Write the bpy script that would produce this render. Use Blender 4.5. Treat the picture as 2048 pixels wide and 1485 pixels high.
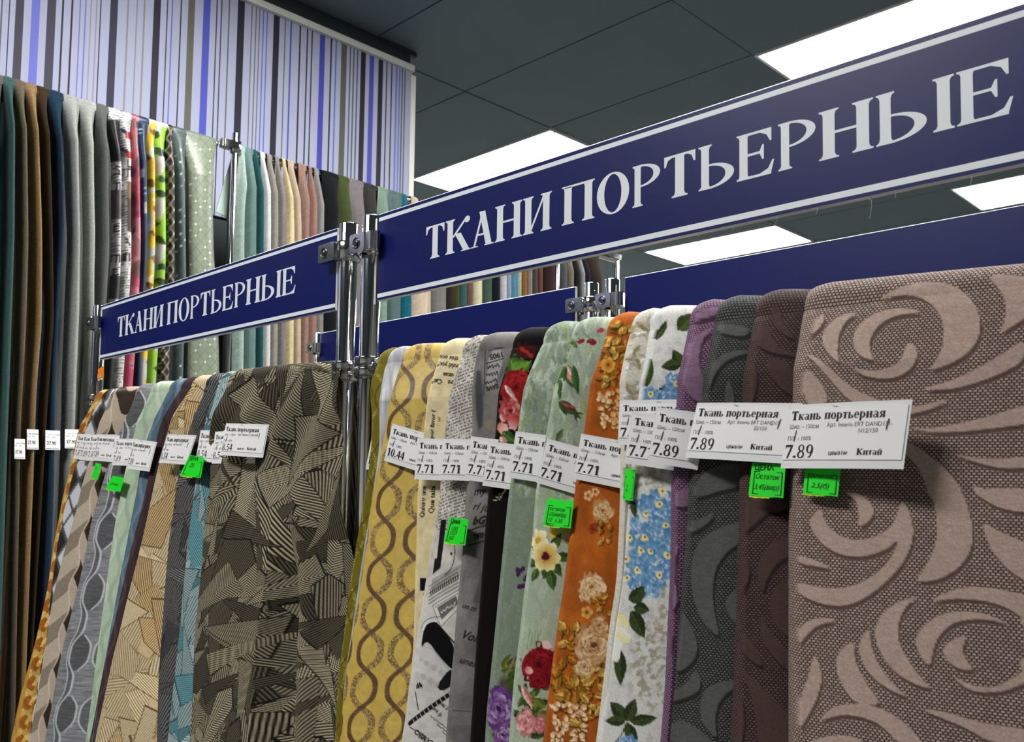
import bpy, math
import numpy as np
from mathutils import Matrix, Vector

S = bpy.context.scene
COL = S.collection
for _o in list(bpy.data.objects):
    bpy.data.objects.remove(_o)

# ------------------------------------------------------------------ camera
FPX, YAW, PITCH, ROLL, SHY = 1740.2, -0.78327928, 0.06342239, 0.01382607, 88.0
CAM_Z = 1.5
_cy, _sy, _cp, _sp = math.cos(YAW), math.sin(YAW), math.cos(PITCH), math.sin(PITCH)
_fw = np.array([_sy * _cp, _cy * _cp, _sp])
_rt = np.array([_cy, -_sy, 0.0])
_up = np.cross(_rt, _fw)
_c, _s = math.cos(ROLL), math.sin(ROLL)
_rt, _up = _c * _rt + _s * _up, -_s * _rt + _c * _up
CAM_P = np.array([0.0, 0.0, CAM_Z])

cam_d = bpy.data.cameras.new('camera')
cam = bpy.data.objects.new('camera', cam_d)
COL.objects.link(cam)
cam.matrix_world = Matrix(((_rt[0], _up[0], -_fw[0], 0), (_rt[1], _up[1], -_fw[1], 0),
                           (_rt[2], _up[2], -_fw[2], CAM_Z), (0, 0, 0, 1)))
cam_d.sensor_width = 36.0
cam_d.lens = FPX * 36.0 / 2048.0
cam_d.shift_y = SHY / 2048.0
cam_d.clip_start = 0.02
cam_d.dof.use_dof = True
cam_d.dof.focus_distance = 1.15
cam_d.dof.aperture_fstop = 18.0
S.camera = cam

# ------------------------------------------------------------------ world, exposure
wd = bpy.data.worlds.new('world')
S.world = wd
wd.use_nodes = True
wd.node_tree.nodes['Background'].inputs[0].default_value = (0.75, 0.85, 1.0, 1)
wd.node_tree.nodes['Background'].inputs[1].default_value = 0.05
S.view_settings.view_transform = 'Standard'
S.view_settings.look = 'None'
S.view_settings.gamma = 1.0
S.view_settings.use_curve_mapping = False
S.view_settings.exposure = 2.05
LAMP = 11.0          # strength of the ceiling diffusers


# ------------------------------------------------------------------ helpers
def ray(x, y):
    return _fw + _rt * (x - 1024) / FPX - _up * (y - 742.5 - SHY) / FPX


def at_y(x, y, Y):
    d = ray(x, y)
    return CAM_P + d * Y / d[1]


def at_x(x, y, X):
    d = ray(x, y)
    return CAM_P + d * X / d[0]


def at_z(x, y, Z):
    d = ray(x, y)
    return CAM_P + d * (Z - CAM_Z) / d[2]


def pix(P):
    q = np.asarray(P, float) - CAM_P
    w = np.maximum(q @ _fw, 1e-3)
    return 1024 + FPX * (q @ _rt) / w, 742.5 + SHY - FPX * (q @ _up) / w


def lin(c):
    c = np.asarray(c, float)
    return np.where(c <= 0.04045, c / 12.92, ((np.maximum(c, 0) + 0.055) / 1.055) ** 2.4)


def h8(*c):
    return tuple(v / 255.0 for v in c)


def mat(name, rgb, rough=0.5, metal=0.0, emit=0.0, bump=0.0, bump_scale=200.0, vary=0.0, spec=0.5):
    m = bpy.data.materials.new(name)
    m.use_nodes = True
    nt = m.node_tree
    b = nt.nodes['Principled BSDF']
    col = tuple(lin(rgb)) + (1,)
    b.inputs['Base Color'].default_value = col
    b.inputs['Roughness'].default_value = rough
    b.inputs['Metallic'].default_value = metal
    b.inputs['Specular IOR Level'].default_value = spec
    if emit:
        b.inputs['Emission Color'].default_value = col
        b.inputs['Emission Strength'].default_value = emit
    if bump or vary:
        tc = nt.nodes.new('ShaderNodeTexCoord')
        nz = nt.nodes.new('ShaderNodeTexNoise')
        nz.inputs['Scale'].default_value = bump_scale
        nz.inputs['Detail'].default_value = 4
        nt.links.new(tc.outputs['Object'], nz.inputs['Vector'])
        if bump:
            bp = nt.nodes.new('ShaderNodeBump')
            bp.inputs['Strength'].default_value = bump
            bp.inputs['Distance'].default_value = 0.002
            nt.links.new(nz.outputs[0], bp.inputs['Height'])
            nt.links.new(bp.outputs[0], b.inputs['Normal'])
        if vary:
            mx = nt.nodes.new('ShaderNodeMix')
            mx.data_type = 'RGBA'
            nt.links.new(nz.outputs[0], mx.inputs['Factor'])
            mx.inputs['A'].default_value = tuple(np.array(col[:3]) * (1 - vary)) + (1,)
            mx.inputs['B'].default_value = tuple(np.minimum(np.array(col[:3]) * (1 + vary), 1)) + (1,)
            nt.links.new(mx.outputs['Result'], b.inputs['Base Color'])
    return m


def tag(o, label=None, cat=None, group=None, kind=None):
    if label:
        o['label'] = label
    if cat:
        o['category'] = cat
    if group:
        o['group'] = group
    if kind:
        o['kind'] = kind
    return o


def empty(name, loc, label=None, cat=None, group=None, kind=None):
    o = bpy.data.objects.new(name, None)
    o.empty_display_size = 0.05
    o.location = loc
    COL.objects.link(o)
    return tag(o, label, cat, group, kind)


def link(name, me, m, parent=None):
    o = bpy.data.objects.new(name, me)
    if m is not None and not me.materials:
        for q in (m if isinstance(m, (list, tuple)) else [m]):
            me.materials.append(q)
    if parent is not None:
        o.parent = parent
        o.matrix_parent_inverse = Matrix.Translation(-Vector(world_loc(parent)))
    COL.objects.link(o)
    return o


def world_loc(o):
    v = Vector((0, 0, 0))
    while o is not None:
        v += o.location
        if o.parent is not None:
            v += o.matrix_parent_inverse.translation
        o = o.parent
    return v


class MB:
    """collects simple solids; build() links them as one mesh object (world coordinates)"""

    def __init__(s):
        s.v, s.f, s.mi, s.sm = [], [], [], []

    def add(s, vs, fs, mi=0, smooth=False):
        n = len(s.v)
        s.v += [tuple(map(float, p)) for p in vs]
        for f in fs:
            s.f.append([i + n for i in f])
            s.mi.append(mi)
            s.sm.append(smooth)
        return s

    def box(s, lo, hi, mi=0, face_mi=None):
        x0, y0, z0 = lo
        x1, y1, z1 = hi
        vs = [(x0, y0, z0), (x1, y0, z0), (x1, y1, z0), (x0, y1, z0), (x0, y0, z1), (x1, y0, z1), (x1, y1, z1), (x0, y1, z1)]
        fs = [(0, 3, 2, 1), (4, 5, 6, 7), (0, 1, 5, 4), (1, 2, 6, 5), (2, 3, 7, 6), (3, 0, 4, 7)]
        n = len(s.f)
        s.add(vs, fs, mi)
        if face_mi:
            for k, m in face_mi.items():
                s.mi[n + k] = m
        return s

    def obox(s, c, ax, ay, az, mi=0):
        """box from centre and three half-axis vectors"""
        c, ax, ay, az = map(np.array, (c, ax, ay, az))
        vs = [c + i * ax + j * ay + k * az for k in (-1, 1) for (i, j) in ((-1, -1), (1, -1), (1, 1), (-1, 1))]
        s.add(vs, [(0, 3, 2, 1), (4, 5, 6, 7), (0, 1, 5, 4), (1, 2, 6, 5), (2, 3, 7, 6), (3, 0, 4, 7)], mi)
        return s

    def tube(s, a, b, r, n=16, mi=0, caps=True, bevel=0.0, r2=None):
        a, b = np.array(a, float), np.array(b, float)
        d = b - a
        L = np.linalg.norm(d)
        d /= L
        t = np.array([1.0, 0, 0]) if abs(d[2]) > 0.9 else np.array([0, 0, 1.0])
        e1 = np.cross(d, t)
        e1 /= np.linalg.norm(e1)
        e2 = np.cross(d, e1)
        prof = [(0, r), (L, r if r2 is None else r2)]
        if bevel:
            prof = [(0, r - bevel), (bevel, r), (L - bevel, r), (L - bevel * 0.3, r - bevel * 0.3), (L, r - bevel)]
        vs = []
        for (h, rr) in prof:
            for k in range(n):
                an = 2 * math.pi * k / n
                vs.append(a + d * h + (e1 * math.cos(an) + e2 * math.sin(an)) * rr)
        fs = []
        for j in range(len(prof) - 1):
            for k in range(n):
                k2 = (k + 1) % n
                fs.append((j * n + k, j * n + k2, (j + 1) * n + k2, (j + 1) * n + k))
        s.add(vs, fs, mi, True)
        if caps:
            m = len(prof) - 1
            s.add([vs[k] for k in range(n)], [tuple(range(n - 1, -1, -1))], mi)
            s.add([vs[m * n + k] for k in range(n)], [tuple(range(n))], mi)
        return s

    def prism(s, pts, z0, z1, fn, mi=0, smooth_side=False):
        """closed outline pts (2-D) extruded z0..z1; fn(x, y, z) gives the world point"""
        n = len(pts)
        lo = [fn(p[0], p[1], z0) for p in pts]
        hi = [fn(p[0], p[1], z1) for p in pts]
        s.add(lo + hi, [(k, (k + 1) % n, n + (k + 1) % n, n + k) for k in range(n)], mi, smooth_side)
        s.add(lo, [tuple(range(n - 1, -1, -1))], mi)
        s.add(hi, [tuple(range(n))], mi)
        return s

    def mesh(s, name):
        me = bpy.data.meshes.new(name)
        me.from_pydata(s.v, [], s.f)
        me.polygons.foreach_set('material_index', s.mi)
        me.polygons.foreach_set('use_smooth', s.sm)
        me.update()
        return me

    def build(s, name, m, parent=None):
        return link(name, s.mesh(name), m, parent)


# ------------------------------------------------------------------ lettering
def arc(cx, cy, rx, ry, a0, a1, n=14):
    return [(cx + rx * math.cos(math.radians(a0 + (a1 - a0) * k / n)), cy + ry * math.sin(math.radians(a0 + (a1 - a0) * k / n))) for k in range(n + 1)]


def ring(cx, cy, rx, ry, ix, iy, a0=0, a1=360, n=26, icx=None):
    """crescent strip between an outer and an inner ellipse as quads"""
    o = arc(cx, cy, rx, ry, a0, a1, n)
    i = arc(cx if icx is None else icx, cy, ix, iy, a0, a1, n)
    return [[o[k], o[k + 1], i[k + 1], i[k]] for k in range(n)]


def stem(x, y0, y1, t, sv, sh, top=True, bot=True):
    """upright with bracketed serifs at its ends"""
    P = [[(x, y0), (x + t, y0), (x + t, y1), (x, y1)]]
    for (y, d, on) in ((y0, 1, bot), (y1, -1, top)):
        if on:
            P.append([(x - sv, y), (x + t + sv, y), (x + t + sv, y + d * sh), (x - sv, y + d * sh)])
            for (xe, sgn) in ((x, -1), (x + t, 1)):
                P.append([(xe, y + d * sh), (xe + sgn * sv * 0.75, y + d * sh), (xe + sgn * sv * 0.28, y + d * (sh + sv * 0.25)), (xe, y + d * (sh + sv * 0.9))])
    return P


def bar(x0, y0, x1, y1, w):
    return [[(x0, y0 - w / 2), (x1, y1 - w / 2), (x1, y1 + w / 2), (x0, y0 + w / 2)]]


def dia(x0, y0, x1, y1, w):
    """slanted stroke of horizontal width w"""
    return [[(x0 - w / 2, y0), (x0 + w / 2, y0), (x1 + w / 2, y1), (x1 - w / 2, y1)]]


GT = 1.0


def glyph(ch, w, h):
    """serif letter as polygons inside a box w x h (caps, small letters scale the same drawing)"""
    T, th, sh, sv = 0.225 * w * GT, 0.055 * h * GT ** 1.5, 0.034 * h, 0.075 * w
    if ch in 'Тт':
        x = w / 2 - T * 0.62
        T = T * 1.24
        P = stem(x, 0, h - th, T, sv * 1.4, sh, top=False)
        P += bar(0.02 * w, h - th / 2, 0.98 * w, h - th / 2, th)
        for (a, b, c) in ((0.02 * w, 0.07 * w, 0.26 * w), (0.98 * w, 0.93 * w, 0.74 * w)):
            P.append([(a, h - th), (c, h - th), (b + (c - b) * 0.35, h - th * 1.9), (b, h - 0.25 * h), (a, h - 0.25 * h)])
        return P
    if ch in 'Кк':
        P = stem(sv, 0, h, T, sv, sh)
        P += dia(sv + T, 0.46 * h, 0.80 * w, 0.93 * h, 0.10 * w)
        P += ring(0.86 * w, 0.90 * h, 0.11 * w, 0.095 * h, 1e-7, 1e-7, 0, 360, 12)
        P += dia(0.50 * w, 0.55 * h, 0.84 * w, 0.02 * h, T * 1.05)
        P += [[(0.62 * w, 0), (1.0 * w, 0), (1.0 * w, sh), (0.66 * w, sh)]]
        return P
    if ch == 'А':
        P = dia(0.14 * w, 0, 0.50 * w, 0.98 * h, 0.085 * w) + dia(0.78 * w, 0, 0.48 * w, h, T * 1.12)
        P += bar(0.22 * w, 0.34 * h, 0.68 * w, 0.34 * h, th)
        P += [[(0.0, 0), (0.32 * w, 0), (0.30 * w, sh), (0.02 * w, sh)], [(0.58 * w, 0), (1.0 * w, 0), (0.98 * w, sh), (0.60 * w, sh)]]
        return P
    if ch in 'Нн':
        return stem(sv, 0, h, T, sv, sh) + stem(w - sv - T, 0, h, T, sv, sh) + bar(sv + T, 0.52 * h, w - sv - T, 0.52 * h, th)
    if ch in 'ИийЙ':
        P = stem(sv, 0, h, T, sv, sh) + stem(w - sv - T, 0, h, T, sv, sh)
        P.append([(sv + T, 0.06 * h), (sv + T, 0.19 * h), (w - sv - T, 0.94 * h), (w - sv - T, 0.81 * h)])
        if ch in 'йЙ':
            P += ring(w / 2, 1.36 * h, 0.28 * w, 0.22 * h, 0.16 * w, 0.10 * h, 180, 360, 10)
        return P
    if ch in 'Пп':
        return stem(sv, 0, h, T, sv, sh) + stem(w - sv - T, 0, h, T, sv, sh) + bar(sv, h - th / 2, w - sv, h - th / 2, th)
    if ch in 'Оо0':
        return ring(w / 2, h / 2, 0.49 * w, 0.52 * h, 0.49 * w - T * 1.02, 0.52 * h - th * 0.8)
    if ch in 'Рр':
        y0 = -0.42 * h if ch == 'р' else 0
        P = stem(sv, y0, h, T, sv, sh)
        ry = (0.27 if ch == 'Р' else 0.5) * h
        P += ring(sv + T * 0.9, h - ry, w - sv - T * 0.9, ry, w - sv - T * 1.95, ry - th * 0.8, -90, 90, 16)
        P += bar(sv + T * 0.5, h - th / 2, sv + T, h - th / 2, th) + bar(sv + T * 0.5, h - 2 * ry + th / 2, sv + T, h - 2 * ry + th / 2, th)
        return P
    if ch in 'Ььы':
        ww = w
        P = stem(sv, 0, h, T, sv, sh)
        ry = 0.28 * h
        P += ring(sv + T * 0.9, ry, ww - sv - T * 0.9, ry, ww - sv - T * 1.95, ry - th * 0.8, -90, 90, 16)
        P += bar(sv + T * 0.5, th / 2, sv + T, th / 2, th) + bar(sv + T * 0.5, 2 * ry - th / 2, sv + T, 2 * ry - th / 2, th)
        return P
    if ch == 'Ы':
        a = [[(p[0] * 0.66, p[1]) for p in q] for q in glyph('Ь', w, h)]
        t2 = T * 0.70
        return a + stem(w - sv * 0.7 - t2, 0, h, t2, sv * 0.7, sh)
    if ch == 'Е':
        P = stem(sv, 0, h, T, sv, sh)
        P += bar(sv + T * 0.5, h - th / 2, 0.92 * w, h - th / 2, th) + bar(sv + T * 0.5, th / 2, 0.92 * w, th / 2, th) + bar(sv + T, 0.52 * h, 0.66 * w, 0.52 * h, th)
        P.append([(0.93 * w, h), (0.93 * w, 0.72 * h), (0.89 * w, 0.72 * h), (0.80 * w, 0.87 * h), (0.62 * w, h - th), (0.62 * w, h)])
        P.append([(0.91 * w, 0), (1.0 * w, 0.30 * h), (0.95 * w, 0.30 * h), (0.84 * w, 0.13 * h), (0.62 * w, th), (0.62 * w, 0)])
        P.append([(0.62 * w, 0.49 * h), (0.69 * w, 0.36 * h), (0.73 * w, 0.36 * h), (0.73 * w, 0.68 * h), (0.69 * w, 0.68 * h), (0.62 * w, 0.55 * h)])
        return P
    if ch == 'е':
        return ring(w / 2, h / 2, 0.48 * w, 0.52 * h, 0.48 * w - T, 0.52 * h - th, 0, 315, 22) + bar(0.2 * w, 0.52 * h, 0.94 * w, 0.52 * h, th * 1.2)
    if ch == 'а':
        P = stem(0.62 * w, 0.02 * h, 0.8 * h, T, 0.01, sh, False, False)
        P += ring(0.48 * w, 0.78 * h, 0.36 * w, 0.24 * h, 0.2 * w, 0.16 * h, 0, 170, 12)
        P += ring(0.42 * w, 0.27 * h, 0.36 * w, 0.29 * h, 0.18 * w, 0.19 * h)
        P += bar(0.8 * w, 0.05 * h, w, 0.05 * h, th * 1.5)
        return P
    if ch == 'я':
        P = stem(w - sv - T, 0, h, T, sv * 0.6, sh)
        P += ring(w - sv - T, 0.7 * h, w - sv * 2 - T, 0.3 * h, w - sv * 2 - T * 1.9, 0.2 * h, 90, 270, 12)
        P += dia(0.18 * w, 0, 0.5 * w, 0.44 * h, T)
        return P
    if ch == '1':
        return stem(0.40 * w, 0, h, T * 1.2, sv * 2, sh, top=False) + [[(0.40 * w, h), (0.40 * w, 0.86 * h), (0.12 * w, 0.78 * h), (0.12 * w, 0.84 * h)]]
    if ch == '7':
        return [[(0.06 * w, h), (0.97 * w, h), (0.95 * w, 0.84 * h), (0.14 * w, 0.84 * h), (0.09 * w, 0.70 * h), (0.04 * w, 0.70 * h)],
                [(0.97 * w, h), (0.95 * w, 0.84 * h), (0.5 * w, 0), (0.28 * w, 0), (0.72 * w, 0.84 * h), (0.80 * w, h)]]
    if ch == '8':
        return ring(w / 2, 0.75 * h, 0.40 * w, 0.26 * h, 0.2 * w, 0.19 * h) + ring(w / 2, 0.26 * h, 0.46 * w, 0.28 * h, 0.24 * w, 0.2 * h)
    if ch == '9':
        return ring(w / 2, 0.68 * h, 0.44 * w, 0.33 * h, 0.2 * w, 0.27 * h) + ring(0.42 * w, 0.66 * h, 0.52 * w, 0.66 * h, 0.30 * w, 0.56 * h, -95, 0, 12)
    if ch == '5':
        return [[(0.2 * w, h), (0.92 * w, h), (0.86 * w, 0.84 * h), (0.2 * w, 0.84 * h)], [(0.2 * w, h), (0.3 * w, h), (0.24 * w, 0.5 * h), (0.1 * w, 0.5 * h)]] + \
            ring(0.36 * w, 0.32 * h, 0.54 * w, 0.33 * h, 0.30 * w, 0.23 * h, -120, 125, 16)
    if ch == '4':
        return [[(0.58 * w, 0), (0.58 * w + T, 0), (0.58 * w + T, h), (0.58 * w, h)], [(0.02 * w, 0.24 * h), (0.98 * w, 0.24 * h), (0.98 * w, 0.37 * h), (0.02 * w, 0.37 * h)],
                [(0.02 * w, 0.30 * h), (0.16 * w, 0.30 * h), (0.70 * w, h), (0.58 * w, h)]]
    if ch == '3':
        return ring(0.40 * w, 0.74 * h, 0.42 * w, 0.26 * h, 0.18 * w, 0.18 * h, -80, 150, 14) + ring(0.38 * w, 0.27 * h, 0.5 * w, 0.28 * h, 0.26 * w, 0.2 * h, -150, 85, 14)
    if ch == '2':
        return ring(0.46 * w, 0.72 * h, 0.44 * w, 0.28 * h, 0.20 * w, 0.20 * h, -30, 170, 14) + dia(0.14 * w, 0.08 * h, 0.80 * w, 0.62 * h, T * 1.1) + bar(0.04 * w, 0.08 * h, 0.95 * w, 0.08 * h, 0.16 * h)
    if ch == '.':
        return ring(w / 2, 0.10 * h, 0.4 * w, 0.10 * h, 1e-7, 1e-7, 0, 360, 10)
    return []


WID = {'Т': .66, 'к': .56, 'а': .50, 'н': .56, 'ь': .50, 'п': .56, 'о': .50, 'р': .52, 'т': .46, 'е': .46, 'я': .52, 'К': .72, 'и': .56, 'й': .56,
       '.': .25, ' ': .28}


def serif_line(s, h, x0=0.0, y0=0.0, k=1.0):
    """a line of serif print; cap height h, lower-case at 0.68 h; returns polygons and the pen's end"""
    P, x = [], x0
    for ch in s:
        hh = h if (ch.isupper() or ch.isdigit() or ch == '.') else h * 0.68
        w = WID.get(ch, .5 if ch.isdigit() else .6) * h * 1.45 * k
        for q in glyph(ch, w * 0.92, hh):
            P.append([(x + p[0], y0 + p[1]) for p in q])
        x += w
    return P, x


_tcache = {}


def sans(s, size, shear=0.0, fat=0.0):
    """flat outline of a line of print in Blender's own font: vertices (n,2) and faces"""
    key = (s, shear, fat)
    if key not in _tcache:
        cu = bpy.data.curves.new('print', 'FONT')
        cu.body = s
        cu.shear = shear
        cu.offset = fat
        cu.resolution_u = 2
        ob = bpy.data.objects.new('print', cu)
        COL.objects.link(ob)
        dg = bpy.context.evaluated_depsgraph_get()
        me = bpy.data.meshes.new_from_object(ob.evaluated_get(dg))
        v = np.zeros(len(me.vertices) * 3)
        me.vertices.foreach_get('co', v)
        _tcache[key] = (v.reshape(-1, 3)[:, :2].copy(), [tuple(p.vertices) for p in me.polygons])
        bpy.data.objects.remove(ob)
        bpy.data.curves.remove(cu)
        bpy.data.meshes.remove(me)
    v, f = _tcache[key]
    return v * size, f


class Flat:
    """flat print: polygons in 2-D, later mapped onto a surface by fn(x, y)"""

    def __init__(s):
        s.v, s.f, s.l = [], [], []

    def polys(s, P):
        for q in P:
            n = len(s.v)
            s.v += [tuple(p) for p in q]
            s.l += [len(s.f) % 14] * len(q)
            s.f.append(tuple(range(n, n + len(q))))
        return s

    def text(s, t, size, x, y, shear=0.0, fat=0.0, kx=1.0):
        v, f = sans(t, size, shear, fat)
        n = len(s.v)
        s.v += [(p[0] * kx + x, p[1] + y) for p in v]
        s.l += [0] * len(v)
        s.f += [tuple(i + n for i in q) for q in f]
        return s

    def line(s, pts, w):
        for a, b in zip(pts[:-1], pts[1:]):
            d = np.array(b, float) - np.array(a, float)
            L = np.hypot(*d)
            if L < 1e-9:
                continue
            n = np.array([-d[1], d[0]]) / L * w / 2
            e = d / L * w * 0.3
            a_, b_ = np.array(a) - e, np.array(b) + e
            s.polys([[a_ + n, a_ - n, b_ - n, b_ + n]])
        return s

    def build(s, name, m, parent, fn, nrm=(0, -1, 0), step=1.2e-5):
        me = bpy.data.meshes.new(name)
        nrm = np.array(nrm, float)
        me.from_pydata([tuple(np.array(fn(x, y)) + nrm * (l * step)) for (x, y), l in zip(s.v, s.l)], [], s.f)
        me.update()
        return link(name, me, m, parent)


# ------------------------------------------------------------------ painting prints on cloth
def hash2(i, j, seed):
    i = i.astype(np.int64)
    j = j.astype(np.int64)
    h = (i * 374761393 + j * 668265263 + seed * 974711) & 0xffffffff
    h = ((h ^ (h >> 13)) * 1274126177) & 0xffffffff
    h = h ^ (h >> 16)
    return (h & 0xffff) / 65535.0


def noise(x, y, seed=0):
    i, j = np.floor(x), np.floor(y)
    fx, fy = x - i, y - j
    fx, fy = fx * fx * (3 - 2 * fx), fy * fy * (3 - 2 * fy)
    a = hash2(i, j, seed) * (1 - fx) + hash2(i + 1, j, seed) * fx
    b = hash2(i, j + 1, seed) * (1 - fx) + hash2(i + 1, j + 1, seed) * fx
    return a * (1 - fy) + b * fy


def fbm(x, y, seed=0, n=3):
    return sum(noise(x * 2 ** k, y * 2 ** k, seed + k) * 0.5 ** k for k in range(n)) / (2 - 2 ** (1 - n))


def chaikin(p, n=2):
    p = np.array(p, float)
    for _ in range(n):
        q = np.roll(p, -1, 0)
        p = np.stack([p * .75 + q * .25, p * .25 + q * .75], 1).reshape(-1, 2)
    return p


class Cloth:
    """P, Q: cloth coordinates in design units; C: colour (sRGB); W: how much of the woven dot texture shows"""

    def __init__(s, U, V, P, Q, base):
        s.U, s.V, s.P, s.Q = U, V, P, Q
        s.C = np.tile(np.array(base, float), (len(U), 1))
        s.W = np.zeros(len(U))

    def mix(s, a, col, idx=None):
        col = np.asarray(col, float)
        if idx is None:
            s.C += (col - s.C) * np.asarray(a)[:, None]
        else:
            s.C[idx] += (col - s.C[idx]) * np.asarray(a)[:, None]

    def near(s, x, y, r):
        return np.nonzero((np.abs(s.P - x) < r) & (np.abs(s.Q - y) < r))[0]

    def ell(s, x, y, rx, ry, ang, col, soft=1.2, shade=None, wob=0.0, seed=0, k=1.0):
        idx = s.near(x, y, max(rx, ry) * (1.15 + wob) + soft * 2)
        if not len(idx):
            return
        c, sn = math.cos(math.radians(ang)), math.sin(math.radians(ang))
        dx, dy = s.P[idx] - x, s.Q[idx] - y
        a, b = (dx * c + dy * sn) / rx, (-dx * sn + dy * c) / ry
        r = np.hypot(a, b)
        if wob:
            r = r * (1 + wob * (noise(s.P[idx] / 6 + seed, s.Q[idx] / 6, seed) - .5) * 2)
        m = np.clip((1 - r) * min(rx, ry) / soft + .5, 0, 1) * k
        cc = np.asarray(col, float)
        if shade is not None:
            f = np.clip((a + 1) / 2, 0, 1)[:, None]
            cc = cc * (1 - f) + np.asarray(shade, float) * f
        s.C[idx] += (cc - s.C[idx]) * m[:, None]

    def leaf(s, x, y, L, w, ang, col, vein=None, soft=1.0, dark=0.75):
        """pointed leaf from its stalk (x, y) in direction ang"""
        c, sn = math.cos(math.radians(ang)), math.sin(math.radians(ang))
        idx = s.near(x + c * L / 2, y + sn * L / 2, L * .62 + w)
        if not len(idx):
            return
        dx, dy = s.P[idx] - x, s.Q[idx] - y
        a, b = (dx * c + dy * sn) / L, -dx * sn + dy * c
        hw = w * np.sin(np.pi * np.clip(a, 0, 1)) ** .8 * (1.15 - .5 * np.clip(a, 0, 1))
        m = np.clip((hw - np.abs(b)) / soft + .5, 0, 1) * ((a > 0) & (a < 1))
        cc = np.where((b > 0)[:, None], np.asarray(col, float), np.asarray(col, float) * dark)
        cc = cc * (0.85 + 0.3 * noise(s.P[idx] / 3, s.Q[idx] / 3, 5))[:, None]
        s.C[idx] += (cc - s.C[idx]) * m[:, None]
        if vein is not None:
            mv = np.clip((.7 - np.abs(b)) + .3, 0, 1) * m * .7
            s.C[idx] += (np.asarray(vein, float) - s.C[idx]) * mv[:, None]

    def cover(s, poly, soft=1.2, smooth=2):
        p = chaikin(poly, smooth) if smooth else np.array(poly, float)
        lo, hi = p.min(0) - 3, p.max(0) + 3
        idx = np.nonzero((s.P > lo[0]) & (s.P < hi[0]) & (s.Q > lo[1]) & (s.Q < hi[1]))[0]
        if not len(idx):
            return idx, np.zeros(0)
        X, Y = s.P[idx], s.Q[idx]
        ins = np.zeros(len(idx), bool)
        d2 = np.full(len(idx), 1e9)
        for (ax, ay), (bx, by) in zip(p, np.roll(p, -1, 0)):
            cr = ((ay > Y) != (by > Y)) & (X < (bx - ax) * (Y - ay) / ((by - ay) if by != ay else 1e-9) + ax)
            ins ^= cr
            L2 = (bx - ax) ** 2 + (by - ay) ** 2 + 1e-9
            t = np.clip(((X - ax) * (bx - ax) + (Y - ay) * (by - ay)) / L2, 0, 1)
            d2 = np.minimum(d2, (X - ax - t * (bx - ax)) ** 2 + (Y - ay - t * (by - ay)) ** 2)
        d = np.sqrt(d2) * np.where(ins, 1, -1)
        return idx, np.clip(d / soft + .5, 0, 1)

    def poly(s, pts, col, soft=1.2, smooth=2, weave=None, k=1.0):
        idx, m = s.cover(pts, soft, smooth)
        if len(idx):
            s.C[idx] += (np.asarray(col, float) - s.C[idx]) * (m * k)[:, None]
            if weave is not None:
                s.W[idx] += (weave - s.W[idx]) * m

    def text(s, t, size, x, y, ang, col, kx=1.0, k=1.0, fat=.01, shear=0.0):
        v, f = sans(t, size, shear, fat)
        v = v * np.array([kx, 1.0])
        c, sn = math.cos(math.radians(ang)), math.sin(math.radians(ang))
        X, Y = x + v[:, 0] * c + v[:, 1] * sn, y + v[:, 0] * sn - v[:, 1] * c
        idx = np.nonzero((s.P > X.min() - 2) & (s.P < X.max() + 2) & (s.Q > Y.min() - 2) & (s.Q < Y.max() + 2))[0]
        if not len(idx):
            return
        m = np.zeros(len(idx))
        A, B = s.P[idx], s.Q[idx]
        for q in f:
            px, py = X[list(q)], Y[list(q)]
            near = np.nonzero((A > px.min() - 1) & (A < px.max() + 1) & (B > py.min() - 1) & (B < py.max() + 1))[0]
            if not len(near):
                continue
            ins = np.zeros(len(near), bool)
            d2 = np.full(len(near), 1e9)
            a, b = A[near], B[near]
            n = len(q)
            for i in range(n):
                ax, ay, bx, by = px[i], py[i], px[(i + 1) % n], py[(i + 1) % n]
                ins ^= ((ay > b) != (by > b)) & (a < (bx - ax) * (b - ay) / ((by - ay) if by != ay else 1e-9) + ax)
                tt = np.clip(((a - ax) * (bx - ax) + (b - ay) * (by - ay)) / ((bx - ax) ** 2 + (by - ay) ** 2 + 1e-9), 0, 1)
                d2 = np.minimum(d2, (a - ax - tt * (bx - ax)) ** 2 + (b - ay - tt * (by - ay)) ** 2)
            m[near] = np.maximum(m[near], np.clip(np.sqrt(d2) * np.where(ins, 1, -1) / 1.0 + .8, 0, 1))
        s.C[idx] += (np.asarray(col, float) - s.C[idx]) * (m * k)[:, None]

    def line(s, pts, w, col, soft=1.0, k=1.0, taper=False):
        n = len(pts) - 1
        for i, ((ax, ay), (bx, by)) in enumerate(zip(pts[:-1], pts[1:])):
            x, y = (ax + bx) / 2, (ay + by) / 2
            idx = s.near(x, y, max(abs(ax - bx), abs(ay - by)) / 2 + w + 2)
            if not len(idx):
                continue
            X, Y = s.P[idx], s.Q[idx]
            t = np.clip(((X - ax) * (bx - ax) + (Y - ay) * (by - ay)) / ((bx - ax) ** 2 + (by - ay) ** 2 + 1e-9), 0, 1)
            d = np.hypot(X - ax - t * (bx - ax), Y - ay - t * (by - ay))
            ww = w * (1 - (i + t) / n * .8) if taper else w
            m = np.clip((ww / 2 - d) / soft + .5, 0, 1) * k
            s.C[idx] += (np.asarray(col, float) - s.C[idx]) * m[:, None]

    def grain(s, amt, sx, sy, seed=1):
        s.C *= (1 + amt * (fbm(s.P / sx, s.Q / sy, seed) - .5) * 2)[:, None]

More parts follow.
